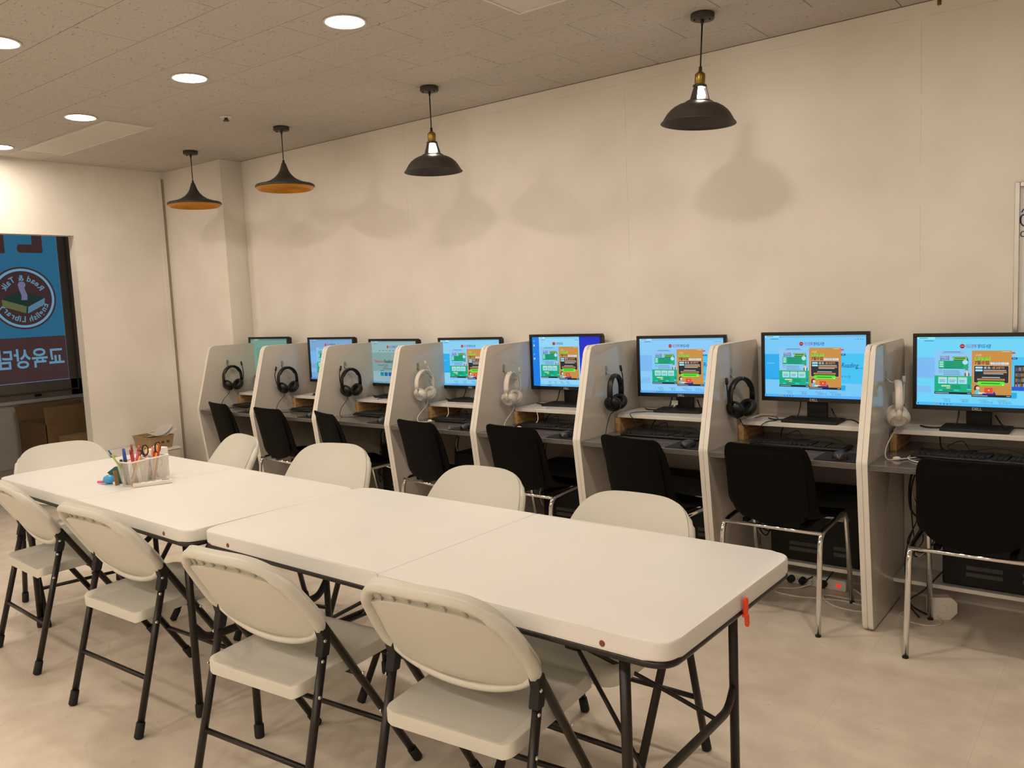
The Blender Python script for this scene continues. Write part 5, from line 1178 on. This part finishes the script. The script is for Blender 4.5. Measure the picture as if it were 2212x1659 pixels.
# ------------------------------------------------------------------ far left: stand, baskets, boxes
t = thing('low_cabinet', 'low white cabinet against the left wall under the brown baskets', 'cabinet', (-6.58, -0.66, 0), 0)
obj('body', box((-0.255, -0.30, 0.02), (0.14, 0.175, 0.372), 0.002, 1), M_LAM, t); obj('top', box((-0.26, -0.305, 0.372), (0.15, 0.18, 0.390), 0.003, 1), M_LAMEDGE, t)
obj('plinth', box((-0.25, -0.29, 0.0), (0.125, 0.165, 0.02)), M_RUBBER, t)
for s in (-1, 1): dr = obj('door', box((0.1405, -0.295 if s < 0 else -0.060, 0.025), (0.154, -0.065 if s < 0 else 0.17, 0.368), 0.002, 1), M_LAM, t); obj('knob', sphere((0.160, -0.09 if s < 0 else -0.035, 0.20), 0.010, 8), M_ALU, dr)
def basket(loc, rz, lb, pap):
    t = thing('storage_basket', lb, 'basket', loc, rz, 'brown plastic baskets')
    def wall(L_, W_, h, th, tp):
        bm = B(); o0 = rounded([(-W_ * tp, -L_ * tp), (W_ * tp, -L_ * tp), (W_ * tp, L_ * tp), (-W_ * tp, L_ * tp)], 0.02, 4); o1 = rounded([(-W_, -L_), (W_, -L_), (W_, L_), (-W_, L_)], 0.02, 4)
        rings = [[bm.verts.new((p[0], p[1], 0.0)) for p in o0], [bm.verts.new((p[0], p[1], h)) for p in o1], [bm.verts.new((p[0] * 1.05, p[1] * 1.03, h + 0.001)) for p in o1], [bm.verts.new((p[0] * 1.05, p[1] * 1.03, h + 0.006)) for p in o1], [bm.verts.new((p[0] * (1 - th), p[1] * (1 - th), h + 0.006)) for p in o1], [bm.verts.new((p[0] * (1 - th), p[1] * (1 - th), 0.004)) for p in o0]]
        N = len(o0)
        for a, c in zip(rings, rings[1:]):
            for k in range(N): bm.faces.new((a[k], a[(k + 1) % N], c[(k + 1) % N], c[k]))
        bm.faces.new(list(reversed(rings[0]))); bm.faces.new(rings[-1]); bmesh.ops.recalc_face_normals(bm, faces=bm.faces[:]); return bm
    obj('tub', wall(0.118, 0.072, 0.098, 0.03, 0.86), M_BASK, t)
    for k in range(3): obj('slot', box((0.064, -0.06 + 0.05 * k, 0.045), (0.0705, -0.035 + 0.05 * k, 0.063), 0.001, 1), mat('basket_slot', srgb(90, 66, 40), 0.7), t)
    return t
basket((-6.53, -0.63, 0.390), 0.12, 'brown plastic basket holding papers on the low cabinet, front one', True)
basket((-6.69, -0.605, 0.390), 0.12, 'brown plastic basket close to the wall, behind the one with papers', False)
for k, (rx, ry, rz, z, lb) in enumerate(((0.25, -0.10, 0.4, 0.512, 'white folded sheet sticking up from the brown basket'), (0.10, 0.16, 0.1, 0.508, 'white sheet lying flat on the brown basket'))):
    bm = B(); g = []
    for i in range(7):
        for j in range(3): g.append(bm.verts.new((-0.07 + 0.07 * j, -0.10 + 0.2 * i / 6, 0.022 * (i / 6 - 0.4) ** 2 * 4)))
    for i in range(6):
        for j in range(2): bm.faces.new((g[i * 3 + j], g[i * 3 + j + 1], g[i * 3 + j + 4], g[i * 3 + j + 3]))
    bmesh.ops.solidify(bm, geom=bm.faces[:], thickness=0.0008)
    o = obj('paper_sheet', bm, M_PAPER); o.location = (-6.53, -0.60 + 0.02 * k, z); o.rotation_euler = (rx, ry, rz); tag(o, lb, 'paper', 'papers in the basket')
t = thing('cardboard_box', 'large open cardboard box in the side room under the window', 'box', (-8.62, -0.42, 0.0), 0.0)
w, d, hh = 0.30, 0.33, 0.50
bm = box((-w, -d, 0), (w, d, 0.006))
for a in ((-w, -d, -w + 0.006, d), (w - 0.006, -d, w, d), (-w, -d, w, -d + 0.006), (-w, d - 0.006, w, d)): add_box(bm, (a[0], a[1], 0), (a[2], a[3], hh))
obj('carton', bm, M_CARD, t)
for s in (-1, 1): obj('flap', box((s * w - 0.003, -d, 0.0), (s * w + 0.003, d, 0.16), 0, 1, TR(0, 0, hh) @ TR(s * w, 0, 0) @ RY(s * 0.5 if s < 0 else -0.10) @ TR(-s * w, 0, 0)), M_CARD, t)
t = thing('small_cardboard_box', 'small brown box with tape beside the doorway in the side room', 'box', (-7.75, -0.62, 0.0), 0.1)
obj('carton', box((-0.10, -0.22, 0.0), (0.10, 0.22, 0.44), 0.002, 1), M_CARD, t); obj('label_tape', box((0.10, -0.04, 0.20), (0.1012, 0.06, 0.38)), mat('tape', srgb(196, 160, 110), 0.4), t)

# ------------------------------------------------------------------ whiteboard
t = thing('whiteboard', 'framed whiteboard with blue handwriting at the right picture edge', 'whiteboard', (0.42, -0.002, 1.18))
obj('board_face', box((-0.885, -0.012, 0.015), (0.885, -0.002, 0.69)), M_WB, t)
f = box((-0.905, -0.030, 0.0), (-0.885, 0.0, 0.706), 0.002, 1)
for a in ((0.885, 0.0, 0.905, 0.706), (-0.885, 0.686, 0.885, 0.706), (-0.885, 0.0, 0.885, 0.02)): add_box(f, (a[0], -0.030, a[1]), (a[2], 0.0, a[3]), 0.002, 1)
obj('frame', f, M_ALU, t)
def ink(pts, r=0.0025): return obj('handwriting', tube([(p[0], -0.0125, p[1]) for p in catmull([(a, b, 0) for a, b in pts], 6)] if False else [(v.x, -0.0127, v.y) for v in catmull([(a, b, 0) for a, b in pts], 6)], r, 5), M_INK, t)
ink([(-0.880, 0.580), (-0.872, 0.592), (-0.862, 0.596)]); ink([(-0.862, 0.570), (-0.880, 0.565), (-0.882, 0.535), (-0.866, 0.520), (-0.848, 0.532), (-0.852, 0.560), (-0.868, 0.572)], 0.003); ink([(-0.852, 0.575), (-0.836, 0.555), (-0.845, 0.525), (-0.826, 0.530)], 0.003)
ink([(-0.866, 0.500), (-0.880, 0.496), (-0.880, 0.480), (-0.866, 0.480), (-0.862, 0.498), (-0.856, 0.480)], 0.002)
for k in range(8): ink([(-0.80 + 0.14 * k, 0.53), (-0.77 + 0.14 * k, 0.58), (-0.74 + 0.14 * k, 0.525), (-0.71 + 0.14 * k, 0.56)], 0.003)
